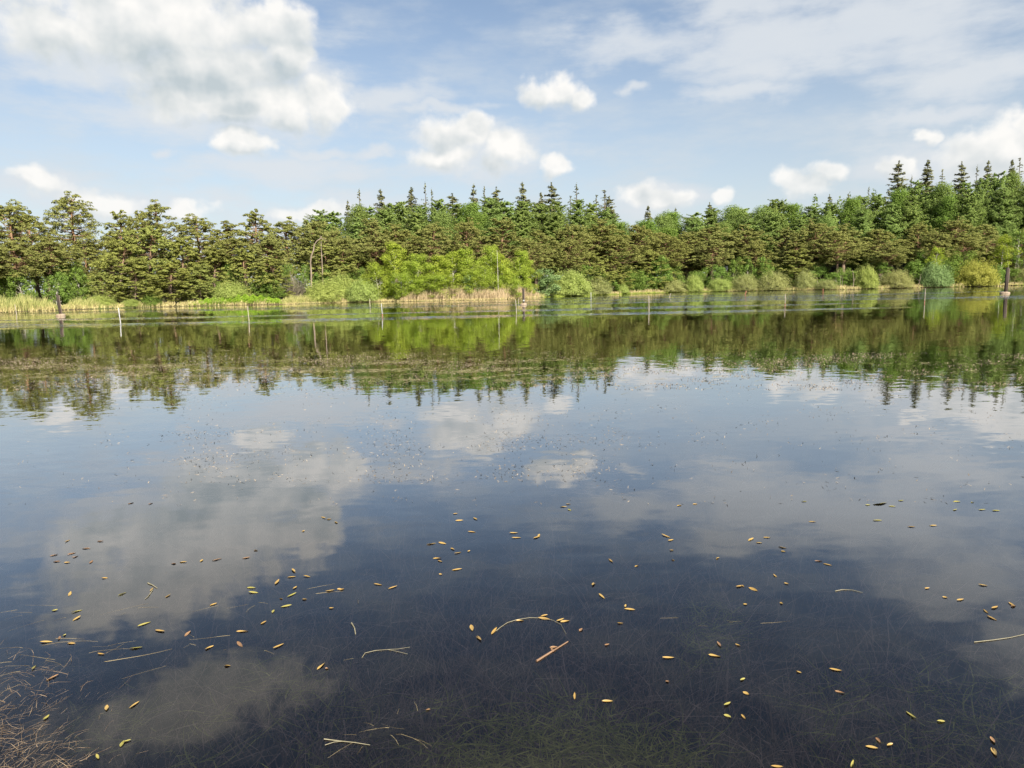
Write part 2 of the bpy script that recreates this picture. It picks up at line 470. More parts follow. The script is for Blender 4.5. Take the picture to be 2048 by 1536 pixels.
def make_pine(seed, h, t0, R, npad, mat='pine', peak=0.45, per=190, pad=0.22):
    r = np.random.default_rng(seed)
    tr, cr = MB(), MB()
    path = bent(r, h * 0.97, 9, 0.10 * h / 12, r.normal(0, .03, 2))
    tr.tube(path - np.array([0, 0, .3]), np.linspace(0.021 * h, 0.004 * h, 9), 7)
    for i in range(npad):
        t = t0 + (1 - t0) * ((i + r.random()) / npad)
        q = (t - t0) / (1 - t0)
        env = R * (max(0.05, 1 - abs(q - peak) / (1 - peak) ) ** 0.55 if q > peak else (0.55 + 0.45 * q / peak))
        ang = i * 2.39996 + r.normal(0, .5)
        rr = env * (0.25 + 0.75 * math.sqrt(r.random()))
        base = at_t(path, max(0.05, t - 0.05 - 0.05 * rr / R))
        c = at_t(path, min(t, .98)) + np.array([math.cos(ang) * rr, math.sin(ang) * rr, r.normal(0, .45) - .12 * rr])
        mid = (base + c) / 2 + np.array([0, 0, -0.12 * rr + r.normal(0, .1)])
        tr.tube(np.array([base, mid, c]), [0.055 * h / 12 * (1.2 - q * .6), .035 * h / 12, .012], 4, cap=False)
        a = R * pad * r.uniform(.7, 1.25) * (1 - 0.35 * q)
        nsub = 5
        for k in range(nsub):                       # a pad is a few overlapping puffs
            cc = c + np.array([r.normal(0, a * .55), r.normal(0, a * .55), r.normal(0, a * .38)])
            n = per // nsub
            d = rnd(r, n); d[:, 2] = np.abs(d[:, 2]) - 0.25
            ra = a * .55 * r.uniform(.35, 1.0, n) ** .5
            p = cc + d * ra[:, None] * np.array([1, 1, .9])
            nr = d * 1.1 + rnd(r, n) * 0.42 + np.array([0, 0, .45])
            ax = d + rnd(r, n) * .5 + np.array([0, 0, .5])
            leaves(cr, p, nr, ax, r.uniform(.15, .31, n), r.uniform(.055, .105, n))
    return [('trunk', tr.mesh('pine_trunk', MAT['bark_pine'])), ('crown', cr.mesh('pine_crown', MAT[mat]))], h, 2 * R

def make_conifer(seed, h, R, t0, nwh, per, mat, bark, droop=0.25, up=0.2, power=0.85, dens=7.0, lw=(.30, .13), gap=0.0, tip=True):
    r = np.random.default_rng(seed)
    tr, cr = MB(), MB()
    path = bent(r, h, 9, 0.03)
    tr.tube(path - np.array([0, 0, .3]), np.linspace(0.016 * h, 0.0012 * h, 9), 6)
    for i in range(nwh):
        q = (i + r.uniform(-.5, .5)) / nwh
        q = min(max(q, 0), .985)
        t = t0 + (1 - t0) * q
        t_w = 1.3 * (1 - t0) / nwh
        n_b = max(3, int(per * (1 - .5 * q)))
        for k in range(n_b):
            if r.random() < gap: continue
            L = R * ((1 - q) ** power) * r.uniform(.45, 1.25) + 0.10
            ang = r.uniform(0, 2 * math.pi)
            dirv = np.array([math.cos(ang), math.sin(ang), 0])
            side = np.array([-dirv[1], dirv[0], 0])
            b = at_t(path, min(.99, max(t0, t + r.uniform(-t_w, t_w) * (1 - .7 * q))))
            u = np.linspace(0, 1, 5)
            droop_ = droop + r.normal(0, .10)
            zc = L * (-droop_ * u + up * u ** 2.2)
            pts = b + dirv * (u * L)[:, None] + np.array([0, 0, 1]) * zc[:, None]
            if L > .8: tr.tube(pts[[0, 2, 4]], [.02 + .012 * L, .015, .006], 3, cap=False)
            n = int(dens * L * 2.2) + 4
            s = r.uniform(.12, 1.0, n) ** .8
            wid = 0.22 * L * (1 - s * .75)
            lat = r.normal(0, 1, n) * wid
            p = b + dirv * (s * L)[:, None] + side * lat[:, None] + np.array([0, 0, 1]) * (L * (-droop_ * s + up * s ** 2.2) - np.abs(lat) * .25 - r.random(n) * .12)[:, None]
            nr = np.array([0, 0, .55]) + dirv * .85 + rnd(r, n) * .5
            ax = dirv + side * np.sign(lat)[:, None] * .7 + rnd(r, n) * .35
            leaves(cr, p, nr, ax, lw[0] * r.uniform(.7, 1.4, n), lw[1] * r.uniform(.7, 1.3, n))
    if tip:
        n = 30
        z = r.uniform(.93, 1.0, n)
        p = np.array([at_t(path, q) for q in z]) + rnd(r, n) * .07
        leaves(cr, p, rnd(r, n), np.array([0, 0, 1.0]) + rnd(r, n) * .5, .3, .1)
    return [('trunk', tr.mesh('conifer_trunk', MAT[bark])), ('crown', cr.mesh('conifer_crown', MAT[mat]))], h, 2 * R

def make_broad(seed, h, R, t0, nclump, mat, bark, stems=1, leaf=.22, per=110, taper=0.6, girth=0.011):
    r = np.random.default_rng(seed)
    tr, cr = MB(), MB()
    paths = []
    for s_ in range(stems):
        pth = bent(r, h * (.95 if s_ == 0 else r.uniform(.7, .9)), 8, .07, r.normal(0, .05 + .05 * (stems > 1), 2))
        tr.tube(pth - np.array([0, 0, .3]), np.linspace(girth * h, .0016 * h, 8), 6)
        paths.append(pth)
    for i in range(nclump):
        q = (i + r.random()) / nclump
        t = t0 + (1 - t0) * q
        env = R * (math.sin(math.pi * min(1, .18 + .82 * q)) ** taper if q < .93 else .3)
        ang = i * 2.39996 + r.normal(0, .4)
        rr = env * r.uniform(.25, 1.0)
        pth = paths[i % stems]
        c = at_t(pth, min(t, .97)) + np.array([math.cos(ang) * rr, math.sin(ang) * rr, r.normal(0, .2)])
        base = at_t(pth, max(.1, min(t, .97) - .10 - .08 * rr / R))
        tr.tube(np.array([base, (base + c) / 2 + [0, 0, .1 * rr], c]), [.022 * h / 7, .014, .005], 4, cap=False)
        a = R * r.uniform(.20, .40)
        d = rnd(r, per)
        p = c + d * (a * r.uniform(.3, 1.0, per) ** .6)[:, None] * np.array([1, 1, 1.15])
        nr = d * 1.0 + rnd(r, per) * .55 + np.array([0, 0, .3])
        leaves(cr, p, nr, rnd(r, per) + np.array([0, 0, -.3]), leaf * r.uniform(.6, 1.3, per), leaf * .62 * r.uniform(.6, 1.2, per))
    return [('trunk', tr.mesh('tree_trunk', MAT[bark])), ('crown', cr.mesh('tree_crown', MAT[mat]))], h, 2 * R

def make_bush(seed, h, R, nst, mat, leaf=.14, per=60, bare=.55):
    r = np.random.default_rng(seed)
    st, fo = MB(), MB()
    for i in range(nst):
        th = math.acos(1 - r.random() ** .9 * .97); ph = r.uniform(0, 2 * math.pi)
        k = r.uniform(.78, 1.06)
        tip = np.array([math.sin(th) * math.cos(ph) * R * k, math.sin(th) * math.sin(ph) * R * k, (math.cos(th) * h + .04) * k])
        root = np.array([math.cos(ph), math.sin(ph), 0]) * R * .22 * r.random()
        mid = root * .4 + tip * .55 + np.array([0, 0, .16 * h * math.sin(th)])
        u = np.linspace(0, 1, 6)[:, None]
        pts = (1 - u) ** 2 * root + 2 * u * (1 - u) * mid + u ** 2 * tip
        st.tube(pts[[0, 2, 4, 5]], [.028, .014, .006, .002], 3, cap=False)
        s = r.uniform(bare, 1.0, per)[:, None]
        p = (1 - s) ** 2 * root + 2 * s * (1 - s) * mid + s ** 2 * tip + rnd(r, per) * (.16 * R * r.random((per, 1)))
        p[:, 2] = np.maximum(p[:, 2], .05)
        ax = unit(tip - root) + rnd(r, per) * .6
        nr = unit(p + np.array([0, 0, .3])) * 1.0 + rnd(r, per) * .42
        leaves(fo, p, nr, ax, leaf * r.uniform(.6, 1.4, per), leaf * .5 * r.uniform(.6, 1.3, per))
    n = nst * per
    d = rnd(r, n); d[:, 2] = np.abs(d[:, 2])
    az_ = np.arctan2(d[:, 1], d[:, 0]); lump = 1 + .08 * np.sin(az_ * 3 + seed) + .09 * np.sin(az_ * 7 + d[:, 2] * 9) + .08 * np.sin(d[:, 2] * 15 + az_ * 5) + .05 * np.sin(az_ * 17 + seed)
    k = r.uniform(.62, 1.04, n) * lump
    p = d * k[:, None] * np.array([R, R, h]) * .98
    p[:, 2] = np.maximum(p[:, 2], .04)
    leaves(fo, p, d * .75 + rnd(r, n) * .8, d + rnd(r, n), leaf * r.uniform(.6, 1.5, n), leaf * .5 * r.uniform(.6, 1.3, n))
    return [('stems', st.mesh('bush_stems', MAT['bark_grey'])), ('foliage', fo.mesh('bush_foliage', MAT[mat]))], h, 2 * R

PROTO = {
    'pine': [make_pine(1, 12, .50, 3.2, 100), make_pine(2, 12, .34, 3.4, 112), make_pine(3, 12, .56, 3.0, 88), make_pine(4, 12, .38, 2.7, 92, peak=.35), make_pine(5, 12, .52, 3.6, 105)],
    'pine_full': [make_pine(11, 9, .12, 2.9, 105, 'pine_olive', .3, pad=.22), make_pine(12, 9, .16, 2.6, 95, 'pine_olive', .3, pad=.22), make_pine(13, 9, .10, 3.2, 115, 'pine_olive', .35, pad=.22)],
    'pine_tall': [make_pine(21, 14, .50, 3.3, 78, 'pine', .4, pad=.25), make_pine(22, 14, .56, 2.8, 64, 'pine', .45, pad=.26)],
    'larch': [make_conifer(31, 15, 2.9, .22, 30, 17, 'larch', 'bark_dark', .12, .30, .38, 11, (.32, .14)), make_conifer(32, 15, 2.7, .22, 34, 16, 'larch', 'bark_dark', -.05, .30, .40, 12, (.28, .12)),
              make_conifer(33, 15, 3.2, .20, 30, 18, 'larch', 'bark_dark', .02, .34, .32, 11, (.32, .14)), make_broad(34, 15, 3.2, .25, 130, 'larch', 'bark_dark', 1, .20, 170, .8), make_conifer(36, 15, 3.0, .2, 34, 18, 'larch', 'bark_dark', .06, .36, .35, 12, (.28, .12)), make_broad(35, 15, 2.9, .25, 120, 'leafy', 'bark_dark', 1, .20, 160, 1.0)],
    'spruce': [make_conifer(41, 17, 2.7, .15, 34, 12, 'spruce', 'bark_dark', .32, .30, .8, 9, (.34, .15)), make_conifer(42, 17, 2.3, .15, 34, 12, 'spruce', 'bark_dark', .30, .28, .85, 9, (.34, .15)),
               make_conifer(43, 17, 3.1, .15, 30, 12, 'spruce', 'bark_dark', .22, .30, .8, 9, (.36, .15))],
    'spruce_thin': [make_conifer(44, 17, 2.0, .15, 30, 6, 'spruce', 'bark_dark', .28, .34, .75, 4.5, (.30, .11), .25), make_conifer(45, 17, 1.7, .15, 30, 6, 'spruce', 'bark_dark', .25, .3, .7, 4.5, (.30, .11), .3)],
    'birch': [make_broad(51, 8, 1.9, .10, 46, 'birch', 'bark_birch', 1, .16, 200, .75, .005), make_broad(52, 8, 2.2, .08, 52, 'birch', 'bark_birch', 2, .16, 200, .7, .005), make_broad(53, 8, 1.6, .14, 40, 'birch', 'bark_birch', 1, .16, 200, .8, .005)],
    'birch_tall': [make_broad(55, 10, 2.2, .38, 34, 'leafy', 'bark_birch', 2, .24, 90, .7, .009), make_broad(56, 10, 1.9, .42, 30, 'birch', 'bark_birch', 1, .24, 90, .7, .009)],
    'leafy': [make_broad(61, 6, 2.0, .12, 40, 'leafy', 'bark_grey', 2, .22, 110, .6), make_broad(62, 6, 1.7, .18, 34, 'leafy', 'bark_birch', 1, .22, 110, .6), make_broad(63, 6, 2.3, .10, 46, 'leafy', 'bark_grey', 3, .22, 110, .6)],
    'silver': [make_broad(65, 5, 2.0, .08, 40, 'silver', 'bark_grey', 3, .24, 100, .6)],
    'willow': [make_bush(71, 3, 2.2, 190, 'willow'), make_bush(72, 3, 2.4, 200, 'willow')],
    'willow_yellow': [make_bush(73, 3, 2.3, 220, 'willow_yellow')],
    'willow_brown': [make_bush(74, 3, 2.2, 170, 'willow_brown', .12, 52, .5), make_bush(75, 3, 2.2, 170, 'willow_brown', .12, 46, .45)],
    'willow_blue': [make_bush(76, 3, 2.3, 190, 'silver', .14, 56)],
    'shrub_dark': [make_bush(77, 3, 2.0, 130, 'leafy', .2, 36)],
}
NAMES = {'pine': 'pine_tree', 'pine_full': 'pine_tree', 'pine_tall': 'pine_tree', 'larch': 'larch_tree', 'spruce': 'spruce_tree', 'spruce_thin': 'spruce_tree',
         'birch': 'birch_tree', 'birch_tall': 'birch_tree', 'leafy': 'young_tree', 'silver': 'young_tree', 'willow': 'willow_bush', 'willow_yellow': 'willow_bush',
         'willow_brown': 'willow_bush', 'willow_blue': 'willow_bush', 'shrub_dark': 'shrub'}
PLANTS = []
R2 = np.random.default_rng(5)
def place(kind, px, top, s, wpx=None, which=None, row='', label=None):
    """stand a plant s metres behind the shore on the bearing of picture column px, tall enough to reach row top"""
    d = ray(px, top)
    a = math.atan2(d[0], d[1]); r = float(shore_r(a)) + s
    x, y = r * math.sin(a), r * math.cos(a)
    z = float(terrain_z(x, y))
    hgt = CAM_H + r * d[2] / math.hypot(d[0], d[1]) - z
    protos = PROTO[kind]
    k = R2.integers(len(protos)) if which is None else which
    parts, ph, pw = protos[k]
    sz = hgt / ph
    sx = sz if wpx is None else wpx * r * math.cos(a) ** 2 / F_PX / pw
    o = bpy.data.objects.new(NAMES[kind], None)
    COL.objects.link(o)
    o.empty_display_size = .3
    o.location = (x, y, z - .03)
    o.rotation_euler = (0, 0, R2.uniform(0, 6.28))
    o.scale = (sx, sx, sz)
    for nm, me in parts:
        link(nm, me, o)
    PLANTS.append(dict(o=o, kind=kind, px=px, top=top, s=s, row=row, label=label))
    return o

# --- pines, left part
for kind, px, top, s, w, k in [
    ('pine', -150, 410, 16, 130, 0), ('pine', -70, 400, 14, 130, 1), ('pine', 15, 404, 14, 135, 1), ('pine', 60, 428, 20, 100, 3), ('pine_tall', 138, 382, 17, 125, 0),
    ('pine', 205, 470, 22, 90, 2), ('pine', 238, 427, 24, 80, 3), ('pine_tall', 322, 404, 15, 80, 1), ('pine', 285, 425, 20, 80, 4), ('pine', 392, 431, 17, 105, 1), ('pine', 446, 446, 20, 90, 3),
    ('pine', 514, 425, 16, 80, 3), ('pine', 575, 440, 19, 105, 0), ('pine', 632, 444, 18, 95, 4), ('pine', 470, 470, 13, 90, 2), ('pine', 545, 470, 13, 100, 1),
    ('pine', 80, 470, 10, 110, 2), ('pine', 30, 480, 9, 100, 0), ('pine', 170, 480, 14, 90, 1), ('pine', -40, 470, 10, 120, 4)]:
    place(kind, px, top, s, w * 1.25, k, 'left pines')
for px, top, s, w in [(225, 470, 8, 110), (290, 452, 10, 120), (265, 520, 4.5, 105), (355, 475, 10, 100), (335, 525, 5, 90), (420, 492, 9, 100), (395, 530, 5, 70), (200, 545, 5, 60), (490, 500, 8, 85), (545, 515, 6, 75)]:
    place('pine_full', px, top, s, w * 1.25, None, 'olive pines')
# --- pine belt, centre and right
def jit(x, a): return x + R2.uniform(-a, a)
px = 665
while px < 2260:
    place('pine', jit(px, 10), jit(np.interp(px, [650, 800, 1000, 1250, 1450, 1700, 2050, 2260], [450, 444, 448, 458, 456, 452, 446, 438]), 12), jit(19, 2.5), jit(110, 22), None, 'rear pines')
    px += 66 + R2.uniform(-16, 16)
px = 690
while px < 2260:
    place('pine', jit(px, 14), jit(np.interp(px, [650, 1000, 1250, 1700, 2260], [480, 482, 488, 478, 468]), 18), jit(11, 2), jit(100, 22), None, 'front pines')
    px += 88 + R2.uniform(-22, 22)
for px, top, s, w in [(1180, 505, 7, 85), (1225, 515, 6, 70), (700, 505, 7, 95), (655, 490, 8, 90), (1300, 500, 7, 80), (1590, 500, 8, 75)]:
    place('pine_full', px, top, s, w * 1.25, None, 'olive pines')
# --- larches and green crowns above the pines
LT = ([600, 640, 700, 760, 850, 950, 1050, 1150, 1220, 1258, 1300, 1400, 1500, 1600, 1680, 1760, 1850, 1950, 2060, 2300],
      [440, 426, 408, 402, 398, 398, 398, 408, 418, 436, 432, 416, 408, 408, 396, 382, 370, 360, 346, 330])
px = 640
while px < 2290:
    place('larch', jit(px, 8), jit(np.interp(px, *LT), 10), jit(36, 3), jit(86, 14), None, 'rear larches')
    px += 34
px = 660
while px < 2290:
    place('larch', jit(px, 12), jit(np.interp(px, *LT) + 24, 8), jit(27, 2), jit(80, 12), None, 'front larches')
    px += 56
# --- spruce tops
for px, top, w, thin in [(695, 400, 34, 0), (718, 377, 48, 1), (762, 378, 62, 0), (822, 374, 60, 0), (849, 363, 42, 1), (863, 376, 34, 1), (905, 386, 90, 2), (946, 368, 46, 0), (968, 370, 36, 1), (992, 373, 66, 2),
                         (1046, 364, 58, 0), (1082, 384, 44, 0), (1104, 364, 74, 2), (1140, 390, 40, 1), (1154, 366, 58, 1), (1192, 388, 46, 1), (1209, 379, 70, 1), (1219, 392, 70, 2),
                         (1297, 411, 46, 0), (1350, 416, 34, 0), (1420, 404, 44, 2), (1542, 404, 34, 0),
                         (1660, 388, 40, 2), (1698, 387, 34, 0), (1721, 391, 30, 1), (1738, 372, 30, 1), (1797, 321, 78, 2), (1823, 350, 36, 1), (1857, 319, 66, 0), (1884, 337, 50, 1),
                         (1925, 322, 66, 2), (1956, 330, 46, 1), (1976, 321, 58, 0), (2024, 318, 50, 0), (2041, 314, 50, 1), (2085, 325, 60, 0), (2140, 318, 60, 2)]:
    if thin == 1: place('spruce_thin', px, top, jit(46, 2), w * 1.1, None, 'spruces')
    else: place('spruce', px, top, jit(46, 2), w * 1.5, 2 if thin == 2 else R2.integers(2), 'spruces')
# --- bright birch thicket
for px, top, s, w, k in [(785, 480, 5, 62, 2), (757, 520, 3, 60, 1), (805, 540, 2.4, 60, 1), (832, 505, 5, 72, 0), (868, 508, 5, 62, 2), (850, 545, 3, 70, 1), (905, 500, 5, 60, 0), (895, 545, 3, 66, 1), (940, 494, 6, 60, 2),
                         (935, 540, 3, 60, 0), (985, 487, 5, 56, 0), (965, 530, 3, 56, 1), (1003, 505, 4, 56, 2), (1034, 498, 4, 54, 2), (1015, 545, 3, 56, 1), (1052, 520, 3, 40, 0)]:
    place('birch', px, top, s * .7 + .6, w * 1.2, k, 'birch thicket')
for px, top, s, w in [(1088, 540, 3, 66), (945, 548, 2, 50)]:
    place('silver', px, top, s, w, 0, 'silver')
# --- young broadleaved trees under the pines
for px, top, s, w in [(130, 505, 9, 75), (160, 530, 7, 60), (105, 545, 6, 60), (40, 540, 8, 60), (5, 520, 12, 70), (470, 525, 9, 70), (520, 545, 6, 60), (540, 560, 4, 60), (680, 530, 7, 60), (640, 540, 6, 60), (705, 535, 6, 50), (440, 560, 5, 50),
                      (1190, 530, 5, 60), (1160, 525, 8, 60), (1250, 535, 5, 60), (1275, 540, 4, 50), (1315, 512, 5, 58), (1345, 530, 5, 55), (1300, 545, 4, 50), (1215, 545, 4, 50), (1470, 515, 6, 44), (1500, 513, 6, 40), (1535, 514, 6, 44), (1440, 530, 6, 46),
                      (1395, 535, 7, 60), (1570, 525, 8, 60), (1535, 535, 4, 46), (1640, 530, 9, 60), (1690, 535, 6, 60), (1675, 545, 4, 40), (1760, 525, 10, 60), (1830, 520, 8, 60), (1870, 500, 9, 70), (1920, 490, 8, 76), (1905, 520, 6, 60), (1990, 530, 5, 60), (2030, 535, 5, 60), (2080, 520, 5, 80), (2130, 530, 5, 80)]:
    place('leafy', px, top, s, w, None, 'young trees')
for px, top, s, w, k in [(2008, 466, 6, 66, 1), (2044, 455, 7, 80, 0), (1325, 520, 4, 40, 0), (1875, 490, 6, 44, 1), (595, 525, 6, 50, 0), (2100, 460, 7, 70, 1)]:
    place('birch_tall', px, top, s, w, k, 'birches')
# --- willow bushes on the water's edge
for kind, px, top, s, w, lab in [
    ('shrub_dark', 300, 588, 1.6, 44, 'dark green rounded shrub at the foot of the olive pines'),
    ('willow', 262, 598, 1.2, 40, 'small bright green bush rising from the dry sedge'),
    ('willow', 463, 562, 4, 76, 'grey-green bush half hidden behind the bright green herb bank'),
    ('willow', 645, 560, 2.2, 70, 'broad light green willow between two pale reed patches'),
    ('willow', 680, 548, 3.4, 58, 'taller green willow rising behind the broad light green one'),
    ('willow', 724, 559, 1.2, 64, 'round light green willow beside the birch thicket'),
    ('willow', 1138, 541, 1.6, 84, 'large domed grey-green willow at the end of the tan reed bed'),
    ('willow_brown', 1192, 552, 2.0, 62, 'brownish-green willow leaning against the large domed one'),
    ('willow', 1244, 566, 1.6, 28, 'tiny light green bush alone on the yellow grass'),
    ('willow_brown', 1342, 556, 1.6, 60, 'low brown twiggy willow left of a bright green one'),
    ('willow', 1388, 550, 1.4, 36, 'narrow bright green willow beside a brown twiggy one'),
    ('willow', 1440, 556, 2.2, 50, 'small green willow with bare grey stems in front'),
    ('willow_brown', 1490, 547, 1.8, 56, 'olive-brown willow touching a larger rounded willow'),
    ('willow_brown', 1546, 542, 1.6, 70, 'wide rounded olive willow standing at the waterline, centre right'),
    ('willow_brown', 1612, 540, 2.2, 42, 'upright brown twiggy willow next to two pale stakes'),
    ('willow_brown', 1655, 558, 1.8, 50, 'low sparse willow beside the two pale stakes'),
    ('willow', 1733, 532, 1.8, 50, 'rounded grey-green willow beside a bleached dead snag'),
    ('willow_brown', 1793, 539, 1.8, 70, 'wide beige-green willow with a flat round top'),
    ('willow_blue', 1872, 526, 2.0, 66, 'blue-green willow left of the big yellow-green one'),
    ('willow_yellow', 1952, 521, 2.0, 90, 'largest yellow-green domed willow beside the tall dark post'),
    ('willow_brown', 2055, 530, 3.0, 70, 'brown shrub behind the pair of pale birch stems'),
    ('willow', 200, 590, 3.0, 60, 'greyish low bush behind the left dark post')]:
    place(kind, px, top, s, w * 1.10, None, 'bushes', lab)

# ------------------------------------------------------------------ far wood that closes the view between the trunks
def far_wood():
    r = np.random.default_rng(91)
    n = 60000
    a = np.radians(r.uniform(-44, 44, n))
    s = 58 + r.random(n) * 22
    rad = shore_r(a) + s
    x, y = rad * np.sin(a), rad * np.cos(a)
    lim = np.interp(np.degrees(a), [-44, -20, -12, 0, 10, 20, 44], [8.5, 9, 11, 14, 12, 14, 16])
    wob = 1 + .25 * np.sin(np.degrees(a) * 3.1) + .15 * np.sin(np.degrees(a) * 8.3)
    z = terrain_z(x, y) + r.random(n) ** .8 * lim * wob
    mb = MB()
    leaves(mb, np.stack([x, y, z], 1), rnd(r, n) + [0, -.4, .4], rnd(r, n), r.uniform(.5, 1.1, n), r.uniform(.3, .6, n))
    tag(link('far_woodland', mb.mesh('far_woodland', MAT['wood_far'])), 'deep shaded woodland mass closing the view behind the trees', 'woodland', kind='stuff')
far_wood()

# ------------------------------------------------------------------ reeds, sedge and grass along the far shore (uncountable)
def blades(mb, r, px0, px1, n, s0, s1, h0, h1, wid, lean=.12, clump=0.0):
    px = r.uniform(px0, px1, n)
    if clump:
        keep = (np.sin(px * .21) + np.sin(px * .083 + 1) + r.normal(0, 1, n)) > -clump
        px = px[keep]; n = len(px)
    aa = np.interp(px, np.linspace(-400, 2500, 200), [math.atan2(ray(q, 590)[0], ray(q, 590)[1]) for q in np.linspace(-400, 2500, 200)])
    rad = shore_r(aa) + r.uniform(s0, s1, n)
    x, y = rad * np.sin(aa), rad * np.cos(aa)
    z = terrain_z(x, y)
    z = np.maximum(z, -.25) - .03
    edge = np.clip(np.minimum(px - px0, px1 - px) / 45 + .25, .25, 1)
    h = r.uniform(h0, h1, n) * (1 + .13 * np.sin(px * .05) + .12 * np.sin(px * .13 + 2) + .08 * np.sin(px * .37)) * edge * r.uniform(.75, 1.12, n)
    base = np.stack([x, y, z], 1)
    ln = np.stack([r.normal(0, lean, n) + .05, r.normal(0, lean, n), np.ones(n)], 1)
    th = r.uniform(0, math.pi, n)
    wv = np.stack([np.cos(th), np.sin(th) * .5, np.zeros(n)], 1) * (wid * r.uniform(.6, 1.3, n))[:, None] * .5
    mid = base + ln * h[:, None] * .55
    tip = base + ln * h[:, None] + np.stack([r.normal(.08, .12, n), r.normal(0, .1, n), np.zeros(n)], 1) * h[:, None]
    mb.quads(np.stack([base - wv, base + wv, mid + wv, mid - wv], 1))
    mb.quads(np.stack([mid - wv, mid + wv, tip + wv * .15, tip - wv * .15], 1))
def shore_plants():
    r = np.random.default_rng(17)
    def bed(name, mat, label, cat, rows):
        mb = MB()
        for q in rows: blades(mb, r, *q)
        tag(link(name, mb.mesh(name, MAT[mat])), label, cat, kind='stuff')
    bed('reed_bed', 'reed_green', 'green and straw coloured reeds at the far left shore', 'reeds', [(-300, 118, 4200, .1, 4.5, 1.2, 1.9, .06, .06), (118, 215, 1200, .4, 3.5, .8, 1.5, .06, .06)])
    bed('reed_bed', 'reed_green', 'pale green reeds between herb bank and round willow', 'reeds', [(556, 640, 1100, .2, 2.6, 1.0, 1.7, .06, .06), (690, 760, 500, .2, 2, .6, 1.2, .06, .08), (1060, 1110, 300, .1, 1.5, .6, 1.2, .06, .08)])
    bed('reed_bed', 'reed_tan', 'tall tan dry reeds in front of the bright birch thicket', 'reeds', [(800, 1082, 6500, .1, 3.2, 1.2, 2.1, .055, .05), (640, 700, 400, .3, 2.0, .8, 1.5, .05, .05)])
    bed('sedge', 'sedge', 'dry golden sedge fringe along the whole far shore', 'sedge',
        [(-300, 560, 7000, .0, 2.6, .35, .75, .07, .25, 1.0), (560, 1090, 3800, -.1, .9, .15, .40, .07, .25), (1200, 2350, 16000, .0, 3.2, .25, .85, .08, .28, .9)])
    bed('shore_grass', 'grass', 'low green grass at the waterline below the willows', 'grass',
        [(1080, 1450, 7000, -.2, 1.0, .10, .28, .08, .4), (1450, 2350, 5000, .0, 3.5, .2, .5, .08, .35, .3), (-300, 1080, 4500, 1.0, 4.5, .3, .7, .08, .3, .2)])
    # bright herb bank
    mb = MB()
    n = 9000
    px = r.uniform(375, 562, n)
    aa = np.array([math.atan2(ray(q, 590)[0], ray(q, 590)[1]) for q in px])
    s = r.uniform(.3, 3.6, n)
    rad = shore_r(aa) + s
    x, y = rad * np.sin(aa), rad * np.cos(aa)
    prof = np.interp(px, [375, 410, 460, 520, 562], [.25, .8, 1.35, 1.15, .5]) * (1 + .15 * np.sin(px * .4)) * np.clip(.35 + s * .35, 0, 1)
    z = terrain_z(x, y) + prof * r.random(n) ** .4
    leaves(mb, np.stack([x, y, z], 1), rnd(r, n) + [0, -.3, .7], rnd(r, n) + [0, 0, .5], r.uniform(.12, .26, n), r.uniform(.07, .14, n))
    tag(link('herb_bank', mb.mesh('herb_bank', MAT['herb'])), 'bright green bank of herbs left of centre on the far shore', 'herbs', kind='stuff')
shore_plants()

# ------------------------------------------------------------------ bare and dead wood on the far shore
def shore_pt(px, s, py=590):
    d = ray(px, py); a = math.atan2(d[0], d[1]); r = float(shore_r(a)) + s
    p = np.array([r * math.sin(a), r * math.cos(a), 0.0]); p[2] = float(terrain_z(p[0], p[1]))
    return p, r, a
def vpts(pts_px, s, base_px):
    """points on an upright plane across the view at the distance of base_px"""
    p0, r, a = shore_pt(base_px[0], s, base_px[1])
    out = []
    for px, py in pts_px:
        d = ray(px, py); k = (p0[1]) / d[1]
        out.append(np.array([d[0] * k, d[1] * k, CAM_H + d[2] * k]) - p0)
    return p0, out
def dead_tree(name, main, limbs, s, rad, mat, label, cat):
    p0, pts = vpts(main, s, main[0])
    pts[0][2] = min(pts[0][2], -.2)
    mb = MB()
    k = np.linspace(0, 1, len(pts))
    mb.tube(np.array([p + [0, .12 * math.sin(i * 1.7), 0] for i, p in enumerate(pts)]), rad * (1 - .65 * k), 7)
    root = bpy.data.objects.new(name, None); COL.objects.link(root); root.location = p0
    link('trunk', mb.mesh('trunk', MAT[mat], True), root)
    for lb in limbs:
        _, q = vpts(lb, s, main[0])
        m2 = MB(); q = [v + [0, .25 * i, 0] for i, v in enumerate(q)]
        m2.tube(np.array(q), np.linspace(rad * .4, rad * .12, len(q)), 5)
        link('branch', m2.mesh('branch', MAT[mat], True), root)
    tag(root, label, cat)
dead_tree('dead_tree', [(623, 600), (622, 545), (621, 525), (623, 512), (627, 500), (628, 490), (634, 482), (640, 478), (643, 473), (639, 472)], [[(640, 477), (648, 478), (652, 481)], [(622, 516), (630, 512)]], 4.0, .15, 'dead_wood',
          'bleached dead pine with a snaking bare trunk bent over at the top', 'dead tree')
dead_tree('dead_tree', [(646, 598), (645, 555), (644, 520), (643, 500), (642, 482)], [[(645, 551), (638, 543), (636, 538)], [(643, 512), (652, 506)]], 4.6, .12, 'dead_wood',
          'straight bare pinkish trunk right beside the snaking dead pine', 'dead tree')
dead_tree('bare_birch_stem', [(997, 598), (996, 560), (995, 525), (994, 500)], [], 1.6, .055, 'bark_birch', 'thin pale birch stem standing above the tan reeds', 'tree stem')
dead_tree('bare_birch_stem', [(1017, 598), (1017, 570), (1018, 548)], [], 1.2, .045, 'bark_birch', 'short pale stem right of the taller one above tan reeds', 'tree stem')
dead_tree('slender_birch', [(2021, 575), (2019, 545), (2015, 520), (2014, 495), (2010, 480)], [[(2015, 512), (2006, 500)]], 5.0, .11, 'bark_birch', 'pale crooked birch stem right of the tall dark post', 'tree stem')
